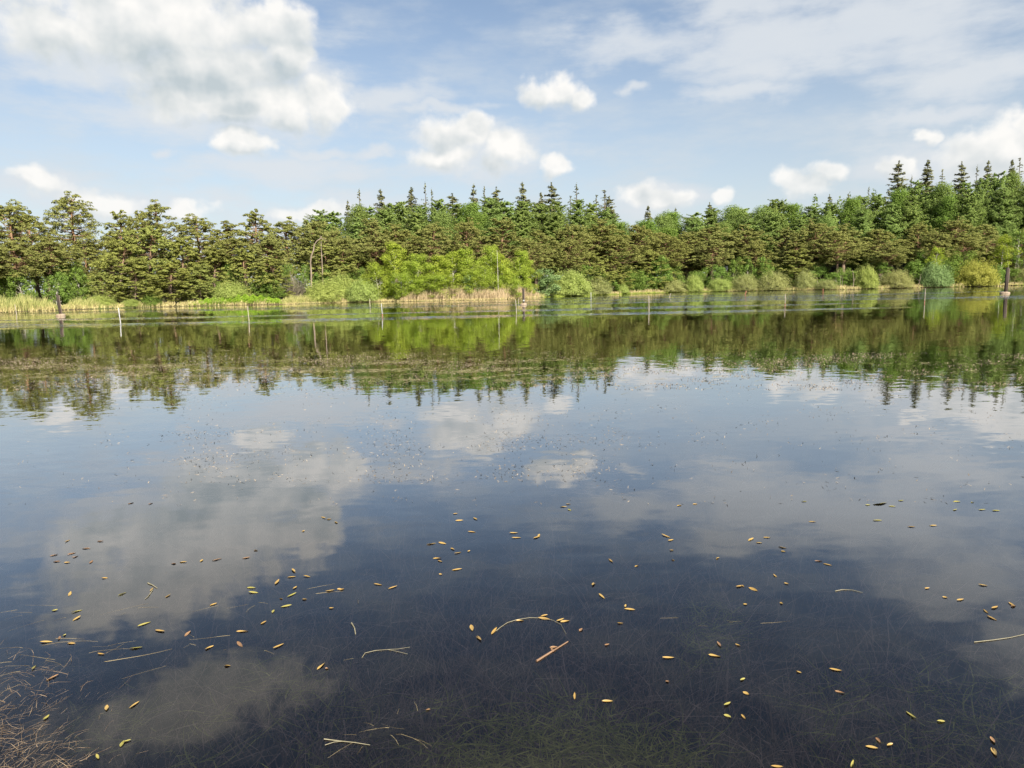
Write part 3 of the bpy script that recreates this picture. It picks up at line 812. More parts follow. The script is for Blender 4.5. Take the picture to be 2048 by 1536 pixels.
dead_tree('slender_birch', [(2026, 575), (2030, 550), (2033, 520), (2036, 500), (2040, 480)], [[(2033, 512), (2042, 498)]], 5.3, .09, 'bark_birch', 'second pale birch stem leaning right near the picture edge', 'tree stem')
dead_tree('dead_snag', [(1705, 585), (1708, 562), (1706, 545), (1704, 540)], [[(1708, 562), (1713, 552)], [(1706, 572), (1698, 574)]], 1.4, .09, 'dead_wood', 'bleached broken snag left of the rounded grey-green willow', 'snag')
dead_tree('dead_snag', [(1836, 578), (1840, 562), (1842, 548)], [[(1840, 563), (1832, 556)]], 1.2, .08, 'dead_wood', 'bleached forked stick below the blue-green willow', 'snag')
dead_tree('stake', [(1680, 585), (1681, 568), (1681, 551)], [], 1.2, .09, 'dead_wood', 'taller of two pale stakes between the brown willows', 'stake')
dead_tree('stake', [(1685, 585), (1685, 570), (1685, 554)], [], 1.2, .07, 'dead_wood', 'shorter of two pale stakes between the brown willows', 'stake')
def bare_shrub():
    r = np.random.default_rng(33)
    p0, rr, a = shore_pt(590, 5)
    mb = MB()
    for i in range(140):
        th = r.uniform(0, .75); ph = r.uniform(0, 6.28); L = r.uniform(2.2, 4.2)
        d = np.array([math.sin(th) * math.cos(ph), math.sin(th) * math.sin(ph), math.cos(th)])
        q = np.array([[0, 0, -.1], d * L * .5 + r.normal(0, .12, 3), d * L + r.normal(0, .2, 3)])
        mb.tube(q, [.04, .022, .008], 3, cap=False)
        for k in range(6):
            b = q[1] + (q[2] - q[1]) * r.random(); e = b + (d + r.normal(0, .6, 3)) * r.uniform(.3, .7)
            mb.tube(np.array([b, e]), [.014, .005], 3, cap=False)
    o = bpy.data.objects.new('bare_shrub', None); COL.objects.link(o); o.location = p0
    link('twigs', mb.mesh('twigs', MAT['bark_grey']), o)
    tag(o, 'leafless brown twiggy shrub left of the snaking dead pine', 'shrub')
bare_shrub()

# ------------------------------------------------------------------ posts and poles in the water
def box(mb, c, h, taper=1.0):
    x, y, z = c; a, b, k = h
    V = [(x + sx * a * (taper if sz > 0 else 1), y + sy * b * (taper if sz > 0 else 1), z + sz * k) for sz in (-1, 1) for sy in (-1, 1) for sx in (-1, 1)]
    mb.raw(V, [(0, 2, 3, 1), (4, 5, 7, 6), (0, 1, 5, 4), (1, 3, 7, 5), (3, 2, 6, 7), (2, 0, 4, 6)])
def dark_post(px, base, top, wpx, label, tilt=0.0, sphere=False):
    p = on_water(px, base)
    r = math.hypot(p[0], p[1]); sc = r / F_PX
    h = (base - top) * sc * .98; w = wpx * sc
    root = bpy.data.objects.new('timber_post', None); COL.objects.link(root)
    root.location = p; root.rotation_euler = (0, tilt, -math.atan2(p[0], p[1]) + .35)
    m = MB(); box(m, (0, 0, h / 2 - .4), (w / 2, w / 2, h / 2 + .4), .94)
    link('post', m.mesh('post', MAT['timber']), root)
    m = MB(); box(m, (w * .82, -.01, h / 2 - .35), (w * .22, w * .42, h / 2 + .3), .9)
    link('side_rail', m.mesh('side_rail', MAT['timber_pale']), root)
    m = MB(); box(m, (0, 0, h + .02), (w * .46, w * .46, .05), .8)
    link('cap', m.mesh('cap', MAT['timber']), root)
    rr = np.random.default_rng(int(px))
    bm = MB()
    K = 14
    for lev, (rz, z) in enumerate([(1.0, -.35), (1.05, .02), (1.0, .14), (.55, .20)]):
        ang = np.arange(K) / K * 6.283
        ring = np.stack([np.cos(ang) * w * 2.4 * rz * (1 + rr.normal(0, .06, K)), np.sin(ang) * w * 1.2 * rz * (1 + rr.normal(0, .06, K)), np.full(K, z) + rr.normal(0, .012, K)], 1)
        bm.v.append(ring)
    F = [(l * K + k, l * K + (k + 1) % K, (l + 1) * K + (k + 1) % K, (l + 1) * K + k) for l in range(3) for k in range(K)]
    bm.v.append(np.array([[0, 0, .2]])); bm.f.append(np.array(F)); bm.f.append(np.array([(3 * K + k, 3 * K + (k + 1) % K, 4 * K) for k in range(K)]))
    link('base', bm.mesh('base', MAT['stone']), root)
    if sphere:
        m = MB(); m.tube(np.array([[0, -w * .6, h * .26 + dz] for dz in (-.10, -.06, 0, .06, .10)]), [.03, .085, .11, .085, .03], 10)
        link('float', m.mesh('float', MAT['white_paint'], True), root)
    tag(root, label, 'post', 'dark timber posts standing in the lake')
dark_post(121, 632, 596, 2.9, 'dark timber post on a stone base in front of the left reeds', math.radians(-3))
dark_post(1047, 610, 577, 2.8, 'dark timber post with a small white float, before the tan reeds', math.radians(-1), True)
dark_post(2010, 587, 545, 3.1, 'tall dark timber post on a stone base near the largest willow', math.radians(1.5))
def pole(px, base, top, wpx, mat, label, tx=0.0, band=None, head=None):
    p = on_water(px, base)
    sc = math.hypot(p[0], p[1]) / F_PX
    h = (base - top) * sc * .98; w = max(.03, wpx * .75 * sc) / 2
    root = bpy.data.objects.new('marker_pole', None); COL.objects.link(root)
    root.location = p
    m = MB(); z = np.array([-.8, 0, h * .5, h * .97, h])
    m.tube(np.stack([tx * z, 0 * z + .01 * np.sin(z * 9), z], 1), [w, w, w * .95, w * .85, w * .4], 8)
    link('pole', m.mesh('pole', MAT[mat], True), root)
    if band:
        m = MB(); z = np.array([h * .02, h * .16]); m.tube(np.stack([tx * z, 0 * z, z], 1), [w * 1.12, w * 1.1], 8)
        link('band', m.mesh('band', MAT[band], True), root)
    if head:
        m = MB(); z = np.array([h * .9, h * 1.02]); m.tube(np.stack([tx * z, 0 * z, z], 1), [w * 1.15, w * .9], 8)
        link('head', m.mesh('head', MAT[head], True), root)
    tag(root, label, 'pole', 'thin marker poles in the lake')
pole(241, 645, 619, 2.6, 'white_paint', 'white painted pole right of the left dark post', -.05)
pole(498, 640, 613, 1.8, 'pole_wood', 'thin brownish pole below the bright green herb bank', -.04)
pole(765, 632, 607, 2.2, 'white_paint', 'white pole with a reddish foot below the birch thicket', -.06, 'red_paint')
pole(740, 612, 598, 1.5, 'pole_wood', 'faint thin pole close to the round light green willow')
pole(1033, 624, 598, 1.8, 'pole_wood', 'pale wooden pole just left of the centre dark post', -.06)
pole(1037, 606, 597, 1.4, 'pole_wood', 'short faint pole between the pale pole and centre post')
pole(1182, 599, 585, 1.8, 'white_paint', 'short whitish pole in front of the brownish-green willow')
pole(1298, 620, 592, 2.0, 'pole_wood', 'tall pale pole in the ruffled water right of centre', -.02)
pole(1339, 594, 587, 1.6, 'pole_wood', 'tiny leaning stick near the brown twiggy willow', .35)
pole(1490, 590, 582, 1.8, 'red_paint', 'short reddish stick leaning before the olive willows', .3)
pole(1570, 611, 589, 1.8, 'pole_wood', 'thin pole with reddish foot below the wide olive willow', 0, 'red_paint')
pole(1646, 585, 578, 1.6, 'red_paint', 'tiny reddish stick near the two pale stakes')
pole(1849, 606, 580, 1.6, 'pole_wood', 'thin pole with a reddish foot below the blue-green willow', 0, 'red_paint')
pole(33, 628, 612, 1.4, 'pole_wood', 'faint thin pole in front of the far left reeds', -.06)

# ------------------------------------------------------------------ floating and submerged water plants
MAT['litter'] = leaf_mat('pondweed_litter', (0.20, 0.145, 0.105), (0.36, 0.285, 0.22), 0.1, 0.95)
MAT['weed_brown'] = leaf_mat('submerged_brown_weed', (0.30, 0.205, 0.155), (0.58, 0.43, 0.33), 0.25, 0.95)
MAT['weed_green'] = leaf_mat('submerged_green_weed', (0.30, 0.31, 0.07), (0.60, 0.58, 0.18), 0.25, 0.95)
MAT['brush'] = leaf_mat('brush_stems', (0.12, 0.08, 0.055), (0.28, 0.205, 0.14), 0.2, 0.95)
MAT['mat_olive'] = leaf_mat('floating_mat', (0.13, 0.105, 0.05), (0.30, 0.25, 0.16), 0.15, 0.95)
MAT['straw'] = leaf_mat('straw', (0.16, 0.115, 0.065), (0.32, 0.25, 0.15), 0.2, 0.95)
MAT['leaf_yellow'] = noise_mat('pondweed_leaf_yellow', (0.26, 0.155, 0.04), (0.42, 0.29, 0.095), 30.0, 0.45, per_obj=.5)
MAT['leaf_green'] = noise_mat('pondweed_leaf_green', (0.20, 0.19, 0.04), (0.33, 0.28, 0.08), 30.0, 0.45, per_obj=.5)
MAT['leaf_brown'] = noise_mat('pondweed_leaf_brown', (0.13, 0.07, 0.035), (0.29, 0.17, 0.085), 30.0, 0.5, per_obj=.5)
MAT['stem_pale'] = noise_mat('pale_stem', (0.17, 0.15, 0.09), (0.30, 0.27, 0.18), 12.0, 0.6)
MAT['stem_brown'] = noise_mat('brown_stem', (0.14, 0.08, 0.045), (0.26, 0.16, 0.10), 12.0, 0.6)

def ribbons(mb, pts, wid):
    """pts (N,K,3) strand centre lines, wid (N,)"""
    N, K, _ = pts.shape
    t = np.gradient(pts, axis=1)
    up = np.array([0, -.35, 1.0])
    sd = unit(np.cross(t, up))
    w = wid[:, None, None] * np.linspace(1, .25, K)[None, :, None] * .5
    L, Rr = pts - sd * w, pts + sd * w
    mb.quads(np.stack([L[:, :-1], Rr[:, :-1], Rr[:, 1:], L[:, 1:]], 2).reshape(-1, 4, 3))
def strands(r, root, direc, length, K, curl, zmin=None, zmax=None):
    N = len(root)
    p = np.zeros((N, K, 3)); p[:, 0] = root
    d = unit(direc); cur = r.normal(0, curl, (N, 3))
    for k in range(1, K):
        d = unit(d + cur + r.normal(0, curl * .5, (N, 3)))
        p[:, k] = p[:, k - 1] + d * (length / (K - 1))[:, None]
    if zmax is not None: p[..., 2] = np.minimum(p[..., 2], zmax - r.random((N, 1)) * .01)
    return p
def water_weeds():
    r = np.random.default_rng(23)
    def px_area(n, x0, x1, y0, y1, dens=None):
        px, py = r.uniform(x0, x1, n), r.uniform(y0, y1, n)
        if dens is not None:
            k = r.random(n) < dens(px, py); px, py = px[k], py[k]
        return np.array([on_water(a, b) for a, b in zip(px, py)]), px, py
    # brown stems standing on the bed, tips leaning below the surface
    mb = MB()
    def dn(px, py):
        f = .5 + .5 * np.sin(px * .011 + 1.3 * np.sin(py * .013)) * np.sin(py * .017 + px * .004)
        core = np.exp(-(((px - 1000) / 420) ** 2 + ((py - 1260) / 170) ** 2))
        return np.clip(.15 + .45 * f + .55 * core, 0, 1)
    g0, px, py = px_area(17000, -120, 2170, 840, 1600, dn)
    n = len(g0)
    root = g0.copy(); root[:, 2] = terrain_z(root[:, 0], root[:, 1])
    depth = -root[:, 2]
    ln = np.minimum(depth * r.uniform(.6, 1.5, n), .6)
    dr = np.stack([r.normal(.15, .38, n), r.normal(.1, .38, n), np.ones(n) * .75], 1)
    root[:, 2] += depth * r.uniform(0, .45, n)
    ribbons(mb, strands(r, root, dr, ln, 5, .14, zmax=-.012), r.uniform(.003, .007, n))
    # mats lying just under the surface farther out
    def dm(px, py):
        f = np.sin(px * .011 + py * .045) * np.sin(py * .06 - px * .006) + .6 * np.sin(px * .027 + 2 + py * .02)
        return np.clip((.15 + .55 * f) * np.exp(-((px - 650) / 520) ** 2) * 1.2 + .05, 0, 1)
    q, _, _ = px_area(26000, -60, 1500, 775, 985, dm)
    n = len(q); q[:, 2] = -.004 - r.random(n) * .05
    ph = r.normal(.2, .6, n)
    ribbons(mb, strands(r, q, np.stack([np.cos(ph), np.sin(ph), r.normal(0, .05, n)], 1), r.uniform(.08, .30, n), 4, .12, zmax=-.003), r.uniform(.005, .012, n))
    tag(link('submerged_weed', mb.mesh('submerged_weed', MAT['weed_brown'])), 'brownish thin water weed stems under the near surface', 'water weed', kind='stuff')
    # green weed clump, bottom centre
    mb = MB()
    cen, cx, cy = px_area(300, 820, 1420, 1395, 1640, lambda a, b: np.clip(np.exp(-(((a - 1150) / 260) ** 2 + ((b - 1520) / 110) ** 2)) * 1.4, 0, 1))
    more, _, _ = px_area(60, 1600, 2050, 1330, 1600)
    more2, _, _ = px_area(26, 1380, 1460, 1200, 1290)
    low, _, _ = px_area(50, 100, 760, 1300, 1600)
    for grp, per, zc in ((cen, 7, -.006), (more, 6, -.05), (more2, 6, -.04), (low, 7, -.05)):
        n = len(grp) * per
        c = np.repeat(grp, per, axis=0) + r.normal(0, .03, (n, 3))
        c[:, 2] = zc - r.random(n) ** 1.6 * .10
        ph = r.uniform(0, 6.28, n)
        dr = np.stack([np.cos(ph), np.sin(ph) * .9, r.uniform(-.1, .45, n)], 1)
        ribbons(mb, strands(r, c, dr, r.uniform(.08, .28, n), 6, .16, zmax=-.003), r.uniform(.0025, .006, n))
    tag(link('green_weed', mb.mesh('green_weed', MAT['weed_green'])), 'yellow-green feathery weed just under water at the bottom centre', 'water weed', kind='stuff')
    # brush mat, bottom left corner
    mb = MB()
    def mat_d(a, b): return np.clip(1.25 * np.exp(-(np.maximum(a, 0) / 105) ** 2) * np.clip((b - 1300) / 190, .12, 1), 0, 1)
    c, _, _ = px_area(16000, -160, 260, 1290, 1640, mat_d)
    n = len(c)
    c[:, 2] = -.10 + r.random(n) * .098
    ph = r.normal(.55, .75, n) + math.pi * (r.random(n) < .5)
    dr = np.stack([np.cos(ph), np.sin(ph), r.normal(0, .18, n)], 1)
    ribbons(mb, strands(r, c, dr, r.uniform(.06, .22, n), 6, .13, zmax=.022), r.uniform(.001, .0028, n))
    tag(link('brush_mat', mb.mesh('brush_mat', MAT['brush'])), 'tangled brown brush mat at the surface in the lower left corner', 'water weed', kind='stuff')
    # loose straw tangles lying on the surface
    mb = MB()
    for x0, y0, rx, ry, nn, ang, L in [(165, 1225, 70, 22, 46, .25, .35), (120, 1320, 90, 30, 60, .3, .35), (500, 1285, 70, 16, 30, .1, .3), (590, 1185, 60, 14, 26, .35, .3), (790, 1457, 60, 10, 60, .1, .25), (320, 1190, 60, 30, 20, .5, .3),
                                       (300, 1270, 80, 20, 12, .1, .3), (735, 1190, 40, 30, 10, .8, .35), (780, 1300, 70, 14, 12, .1, .3), (1420, 1240, 50, 26, 26, -.5, .25), (450, 1200, 90, 30, 16, .2, .3), (60, 1290, 90, 20, 30, .15, .3)]:
        px = r.normal(x0, rx * .5, nn); py = r.normal(y0, ry * .5, nn)
        c = np.array([on_water(a, b) for a, b in zip(px, py)])
        c[:, 2] = -.06 + r.random(nn) * .055
        ph = r.normal(ang, .35, nn) + math.pi * (r.random(nn) < .5)
        dr = np.stack([np.cos(ph), np.sin(ph), r.normal(0, .06, nn)], 1)
        ribbons(mb, strands(r, c, dr, r.uniform(.5, 1.2, nn) * L, 6, .10, zmax=.006), r.uniform(.0016, .0034, nn))
    tag(link('loose_straw', mb.mesh('loose_straw', MAT['straw'])), 'loose pale straws and stalks drifting on the near water', 'straw', kind='stuff')
    # olive-brown weed mats lying flat on the middle water
    mb = MB()
    def wm(px, py):
        line = .5 + .5 * np.sin(py * .42 + 1.5 * np.sin(px * .006) + .012 * px) * np.sin(px * .013 + py * .07)
        reach = np.exp(-((py - 738) / 26) ** 2) * np.clip((1330 - px) / 250, .12, 1)
        return np.clip((line - .38) * 1.8, 0, 1) * reach
    q, _, _ = px_area(60000, -120, 2150, 690, 800, wm)
    n = len(q); q[:, 2] = .002 + r.random(n) * .004
    ph = r.normal(0, .7, n)
    ribbons(mb, strands(r, q, np.stack([np.cos(ph), np.sin(ph), r.normal(0, .01, n)], 1), r.uniform(.06, .26, n), 4, .10, zmax=.012), r.uniform(.004, .011, n))
    tag(link('floating_weed_mat', mb.mesh('floating_weed_mat', MAT['mat_olive'])), 'olive-brown weed mats floating across the tree reflections', 'water weed', kind='stuff')
    # speckled pondweed litter on the middle water
    mb = MB()
    rows = [(-60, 2100, 705, 780, 60000, 1), (200, 1320, 780, 900, 3400, 2), (250, 1250, 860, 965, 3400, 2), (1000, 2100, 740, 900, 2600, 0), (-60, 2100, 880, 1010, 1100, 0), (-60, 2100, 640, 715, 1300, 0), (-60, 700, 690, 790, 4000, 1)]
    for x0, x1, y0, y1, nn, mode in rows:
        px, py = r.uniform(x0, x1, nn), r.uniform(y0, y1, nn)
        if mode == 1:
            band = np.exp(-((py - (722 + 14 * np.sin(px * .006) + 22 * np.exp(-((px - 1000) / 300) ** 2))) / 10) ** 2) * (.6 + .5 * np.sin(px * .0085 + 1)) + .30 * np.sin(px * .02 + py * .13) + .2 * np.sin(px * .047 - py * .3)
            k = r.random(nn) < np.clip(band, .04, 1)
        elif mode == 2:
            f = np.sin(px * .013 + py * .05) * np.sin(py * .06 - px * .007) + .5 * np.sin(px * .031 + 2)
            k = r.random(nn) < np.clip(.30 + .5 * f, .03, 1)
        else:
            f = np.sin(px * .017 + py * .09) + np.sin(px * .041 - py * .05)
            k = r.random(nn) < np.clip(.25 + .35 * f, .02, 1)
        px, py = px[k], py[k]
        c = np.array([on_water(a, b, .004) for a, b in zip(px, py)])
        m = len(c)
        c[:, 2] += r.random(m) * .004
        far = mode == 1
        leaves(mb, c, rnd(r, m) * (.9 if far else .45) + [0, 0, .9], rnd(r, m) * [1, 1, .15], r.uniform(.015, .055, m), r.uniform(.003, .011, m) * (1 if far else .75))
    tag(link('pondweed_litter', mb.mesh('pondweed_litter', MAT['litter'])), 'pinkish-brown specks of pondweed floating across the middle of the lake', 'pondweed', kind='stuff')
water_weeds()

# --- single stems worth telling apart
def stem(name, pts, rad, mat, label, cat, z=.003, extra=()):
    q = np.array([on_water(a, b, z) for a, b in pts])
    o0 = q.mean(0).copy(); o0[2] = 0
    root = bpy.data.objects.new(name, None); COL.objects.link(root); root.location = o0
    def tb(q, nm, rad):
        u = np.linspace(0, 1, 9); s = np.linspace(0, 1, len(q))
        qq = np.stack([np.interp(u, s, q[:, i]) for i in range(3)], 1) if len(q) < 3 else q
        m = MB(); m.tube(qq - o0, np.linspace(rad, rad * .5, len(qq)), 6)
        link(nm, m.mesh(nm, MAT[mat], True), root)
    tb(q, 'stalk', rad)
    for e in extra: tb(np.array([on_water(a, b, z) for a, b in e]), 'side_shoot', rad * .7)
    tag(root, label, cat)
stem('pondweed_stem', [(992, 1262), (1000, 1255), (1015, 1245), (1035, 1239), (1060, 1235), (1085, 1236), (1105, 1240), (1122, 1249), (1132, 1268)], .0016, 'stem_pale', 'arching pale pondweed stem joining several yellow leaves near centre', 'stem')
stem('broken_reed', [(1073, 1322), (1100, 1305), (1115, 1296), (1136, 1283)], .0055, 'stem_brown', 'broken brown reed piece with a leaf caught at its middle', 'reed')
stem('straw_stalk', [(1948, 1284), (1985, 1280), (2020, 1275), (2060, 1266)], .0022, 'stem_pale', 'long pale straw lying on the water at the right edge', 'straw')
stem('straw_stalk', [(648, 1478), (680, 1482), (710, 1485), (740, 1490)], .0022, 'stem_pale', 'straight pale straw floating at the bottom, left of centre', 'straw', extra=[[(650, 1490), (668, 1484), (690, 1482)]])
stem('twig', [(296, 1166), (305, 1170), (314, 1176)], .004, 'stem_pale', 'short pale twig on the grey cloud reflection at left', 'twig', extra=[[(305, 1180), (296, 1193), (290, 1198)]])
stem('sunken_stick', [(1546, 1482), (1544, 1450), (1540, 1420), (1535, 1390)], .008, 'stem_brown', 'upright reddish-brown sunken stick near the bottom right', 'stick', z=-.03, extra=[[(1543, 1428), (1552, 1424), (1560, 1426)]])
stem('twig', [(703, 1246), (709, 1256), (711, 1268)], .004, 'stem_pale', 'small upright twig tip poking out left of the arching stem', 'twig')
stem('sedge_stalk', [(724, 1315), (730, 1306), (750, 1301), (775, 1299), (795, 1303), (815, 1308)], .0016, 'stem_pale', 'long bent pale sedge stalk below centre left', 'stalk', extra=[[(775, 1299), (795, 1298), (820, 1294)]])
stem('sedge_stalk', [(1670, 1182), (1685, 1179), (1705, 1180), (1725, 1185)], .002, 'stem_pale', 'thin curved stalk in the dark blue water right of centre', 'stalk')

# --- leaves floating on the near water: crop centre x, y, tilt, length (zoomed pixels), colour
K_ = 0.349
L5 = [(1683,407,-50,32),(1670,443,5,55),(1762,440,-5,50),(1588,472,50,40),(1690,505,35,30),(1672,546,25,65,'g'),(1440,505,-3,55,'g'),(1452,532,-3,60,'g'),(1640,610,10,70,'g'),(1565,640,60,25,'g'),(1610,568,0,20),(1745,571,0,30),(1890,522,10,60),(1950,513,0,40),(1900,622,0,30),(1223,600,20,50),(700,540,20,55,'g'),(870,515,50,30),(963,552,30,40),(400,541,60,28),(440,640,15,70,'g'),(315,634,10,40,'g'),(440,680,30,60),(826,713,20,90,'g'),(917,752,-10,62),(1075,768,40,50,'b'),(1388,755,3,75),(780,850,5,80,'g'),(580,885,-8,45),(1200,848,25,60),(1595,840,25,75),(1375,830,-40,45,'b'),(1510,705,30,40),(1303,952,0,40),(1840,955,40,65),(1872,968,0,20,'b'),(265,815,3,80),(410,824,-5,52),(340,793,70,25,'b'),(370,777,30,22,'g'),(195,962,50,45,'g'),(300,1020,25,90,'b'),(265,1250,40,50,'g'),(612,1193,80,35),(770,1176,35,80),(700,1400,60,45,'g'),(725,1385,15,60,'g'),(560,1475,-60,30,'g'),(495,279,0,50,'b'),(410,309,15,55,'b'),(310,318,15,55,'b'),(430,328,20,40,'b'),(325,354,0,45,'b'),(385,360,0,40),(522,357,40,30,'b'),(575,238,0,40,'b'),(385,237,25,35),(600,449,0,40),(1050,357,0,45),(995,366,0,30,'b'),(1155,349,40,22),(1243,343,15,60,'b'),(1412,333,10,50,'b'),(1465,290,0,25),(1853,102,-20,35),(1885,112,0,30),(1926,130,-30,20),(1738,180,20,20),(750,20,15,40,'b'),(863,22,20,30,'b')]
L6 = [(1308,25,0,30),(1280,40,0,45),(1315,58,-20,25,'g'),(661,80,5,30),(684,119,3,50),(775,108,-35,28),(755,184,-3,50),(995,190,2,52),(1010,218,3,60),(1128,215,20,45),(1140,205,60,20),(523,253,8,60),(587,249,-12,50),(645,282,-30,28),(675,305,15,45),(738,295,25,18),(558,336,0,55),(573,352,-20,30),(670,400,8,65),(577,428,-10,22),(217,486,-8,52),(302,503,18,60),(1551,348,-45,35),(1700,380,20,25),(1453,482,60,32),(1500,553,-40,48),(1660,628,-8,70),(1636,608,70,18),(1605,709,0,38),(1530,832,20,32,'b'),(1380,746,50,28,'b'),(1880,906,0,76),(1876,1043,0,24,'b'),(755,735,-75,40),(795,793,-50,52),(882,754,50,56),(1032,693,0,50),(1170,664,15,45),(1170,682,-8,75),(1262,690,20,50),(1290,697,10,60),(1225,846,5,50,'b'),(1218,862,-60,36,'b'),(1345,1126,90,46),(1532,1155,0,70),(504,1205,10,30,'b'),(1868,208,-20,60),(1895,232,15,35),(1945,32,0,25),(1900,290,0,25),(1908,346,-20,20),(10,515,20,30)]
L7 = [(30,33,10,30),(120,25,0,30),(440,228,25,38),(487,247,-5,38),(532,217,-3,45),(620,273,-12,50),(625,296,-8,30),(828,352,0,50,'b'),(880,372,-15,58),(579,436,-40,30),(644,481,-15,30),(375,496,15,45),(395,495,-40,20),(455,514,-22,62),(408,600,0,25),(615,594,-40,22),(250,335,25,22),(258,828,-60,42,'b'),(365,834,-20,35),(232,895,-8,78),(393,1030,25,35,'g'),(412,1110,-22,42),(305,1172,30,48,'g'),(307,1241,-18,50,'g'),(397,1245,-50,40),(925,976,-10,80),(715,989,-20,38),(950,1104,-15,65,'b'),(1640,574,10,45),(1770,490,-8,60),(1838,618,20,42),(1787,641,-40,45),(1820,678,-25,70),(1935,600,-35,50),(1945,610,20,30,'b'),(1450,508,10,30),(1553,560,-10,35),(1360,1237,-38,85,'g'),(1530,1271,0,52,'g'),(1825,1378,-60,50,'b'),(1835,1445,-65,70),(1133,1420,-12,80),(1170,1380,-50,45,'b'),(1237,1405,20,40),(1022,1515,70,50,'g'),(590,1532,0,75),(1180,22,8,90,'g'),(1110,30,0,30,'g'),(1250,38,-5,45,'g'),(745,10,0,35,'g'),(792,126,-3,45),(1165,118,0,60,'g'),(1360,155,-3,48),(1485,148,0,45),(1610,58,10,28,'g'),(1765,57,0,45,'g'),(1845,62,0,50,'g'),(1620,10,0,45,'g'),(1300,5,0,35,'g'),(1710,15,0,20,'g')]
def leaf_mesh(seed, mat):
    """an elliptic pondweed leaf one unit long with a raised rim, midrib fold and slight curl"""
    r = np.random.default_rng(seed)
    u = np.linspace(-.5, .5, 8)
    prof = np.clip(1 - (np.abs(u + .05 * (1 - 4 * u * u)) * 2) ** 1.9, 0, 1) ** .8 * .5
    prof[0] = .02; prof[-1] = .02
    bendy = r.normal(0, .10); curl = r.uniform(.02, .12); twist = r.normal(0, .10)
    V = []
    for k in range(8):
        cy = bendy * (u[k] ** 2 - .1); cz = curl * (u[k] * 2) ** 2 * .5
        V += [(u[k], cy + prof[k], cz + .10 * prof[k] + twist * u[k] * prof[k]), (u[k], cy, cz - .02), (u[k], cy - prof[k], cz + .10 * prof[k] - twist * u[k] * prof[k])]
    F = []
    for k in range(7):
        F += [(3 * k, 3 * k + 1, 3 * k + 4, 3 * k + 3), (3 * k + 1, 3 * k + 2, 3 * k + 5, 3 * k + 4)]
    mb = MB(); mb.raw(V, np.array(F)[:, ::-1])
    return mb.mesh('floating_leaf', MAT[mat], True)
LEAF = {'y': [leaf_mesh(k, 'leaf_yellow') for k in range(8)], 'g': [leaf_mesh(k + 10, 'leaf_green') for k in range(4)], 'b': [leaf_mesh(k + 20, 'leaf_brown') for k in range(4)]}
LEAVES = []
R3 = np.random.default_rng(3)
for lst, ox in ((L5, 0), (L6, 680), (L7, 1348)):
    for q in lst:
        cx, cy, ang, ln = q[:4]; col = q[4] if len(q) > 4 else 'y'
        px, py = ox + cx * K_, 1000 + cy * K_
        dx, dy = math.cos(math.radians(ang)) * ln * K_ / 2, -math.sin(math.radians(ang)) * ln * K_ / 2
        a, b = on_water(px - dx, py - dy), on_water(px + dx, py + dy)
        L = float(np.linalg.norm(b - a)); L = min(L, .16) * .92
        o = link('floating_leaf', LEAF[col][R3.integers(len(LEAF[col]))])
        c = (a + b) / 2
        o.location = (c[0], c[1], .0015)
        o.rotation_euler = (R3.normal(0, .16), R3.normal(0, .05), math.atan2(b[1] - a[1], b[0] - a[0]))
        wd = min(max(.24 * L, .012), .028) * R3.uniform(.7, 1.3)
        o.scale = (L, wd, .06)
        LEAVES.append((o, px, py, col, ln))

# ------------------------------------------------------------------ labels
ORD = ['first', 'second', 'third', 'fourth', 'fifth', 'sixth', 'seventh', 'eighth', 'ninth', 'tenth', 'eleventh', 'twelfth', 'thirteenth', 'fourteenth', 'fifteenth', 'sixteenth', 'seventeenth', 'eighteenth', 'nineteenth', 'twentieth']
def ordinal(i): return ORD[i] if i < len(ORD) else str(i + 1) + 'th'
LM = [((60, 1430), 'the brown brush mat in the lower left corner'), ((165, 1240), 'the straw tangle at lower left'), ((150, 1105), 'the left rim of the grey cloud reflection'), ((430, 1115), 'the bright spot of grey reflection'),
      ((300, 1170), 'the short pale twig'), ((585, 1185), 'the yellow leaf cluster left of centre'), ((500, 1290), 'the green stalks left of centre'), ((650, 1045), 'the far edge left of centre'), ((240, 1440), 'the dark water beside the brush mat'),
      ((890, 1090), 'the blue water above centre'), ((1050, 1075), 'the middle of the blue water'), ((770, 1175), 'the bent stalks left of the arching stem'), ((1070, 1240), 'the arching pale stem'), ((1105, 1300), 'the broken brown reed'), ((1210, 1150), 'the dark water right of the arching stem'),
      ((1180, 1420), 'the green weed at bottom centre'), ((1330, 1080), 'the grey reflection right of centre'), ((1525, 1085), 'the dark notch in the right cloud reflection'), ((1500, 1170), 'the blue water right of centre'), ((1440, 1310), 'the dark water right of the broken reed'), ((1480, 1420), 'the sunken stick'),
      ((1670, 1350), 'the dark water right of the sunken stick'), ((1760, 1490), 'the bottom right edge'), ((1960, 1215), 'the pale straw at the right edge'), ((1850, 1445), 'the dark lower right corner'), ((1650, 1130), 'the thin curved stalk'), ((1760, 1010), 'the pale grey water at upper right'), ((1960, 1020), 'the grey water by the right edge'), ((1400, 1010), 'the pale reflection above right of centre')]
CN = {'y': 'ochre-yellow', 'g': 'yellow-green', 'b': 'brown'}
buckets = {}
for o, px, py, col, ln in LEAVES:
    i = min(range(len(LM)), key=lambda k: (LM[k][0][0] - px) ** 2 + ((LM[k][0][1] - py) * 1.6) ** 2)
    buckets.setdefault((i, col), []).append((px, o, ln))
for (i, col), lst in buckets.items():
    lst.sort(key=lambda t: t[0])
    for k, (px, o, ln) in enumerate(lst):
        if len(lst) == 1: t = f'only {CN[col]} floating leaf by {LM[i][1]}'
        else: t = f'{CN[col]} leaf, {ordinal(k)} from left by {LM[i][1]}'
        tag(o, t, 'leaf', 'pondweed leaves floating on the near water')

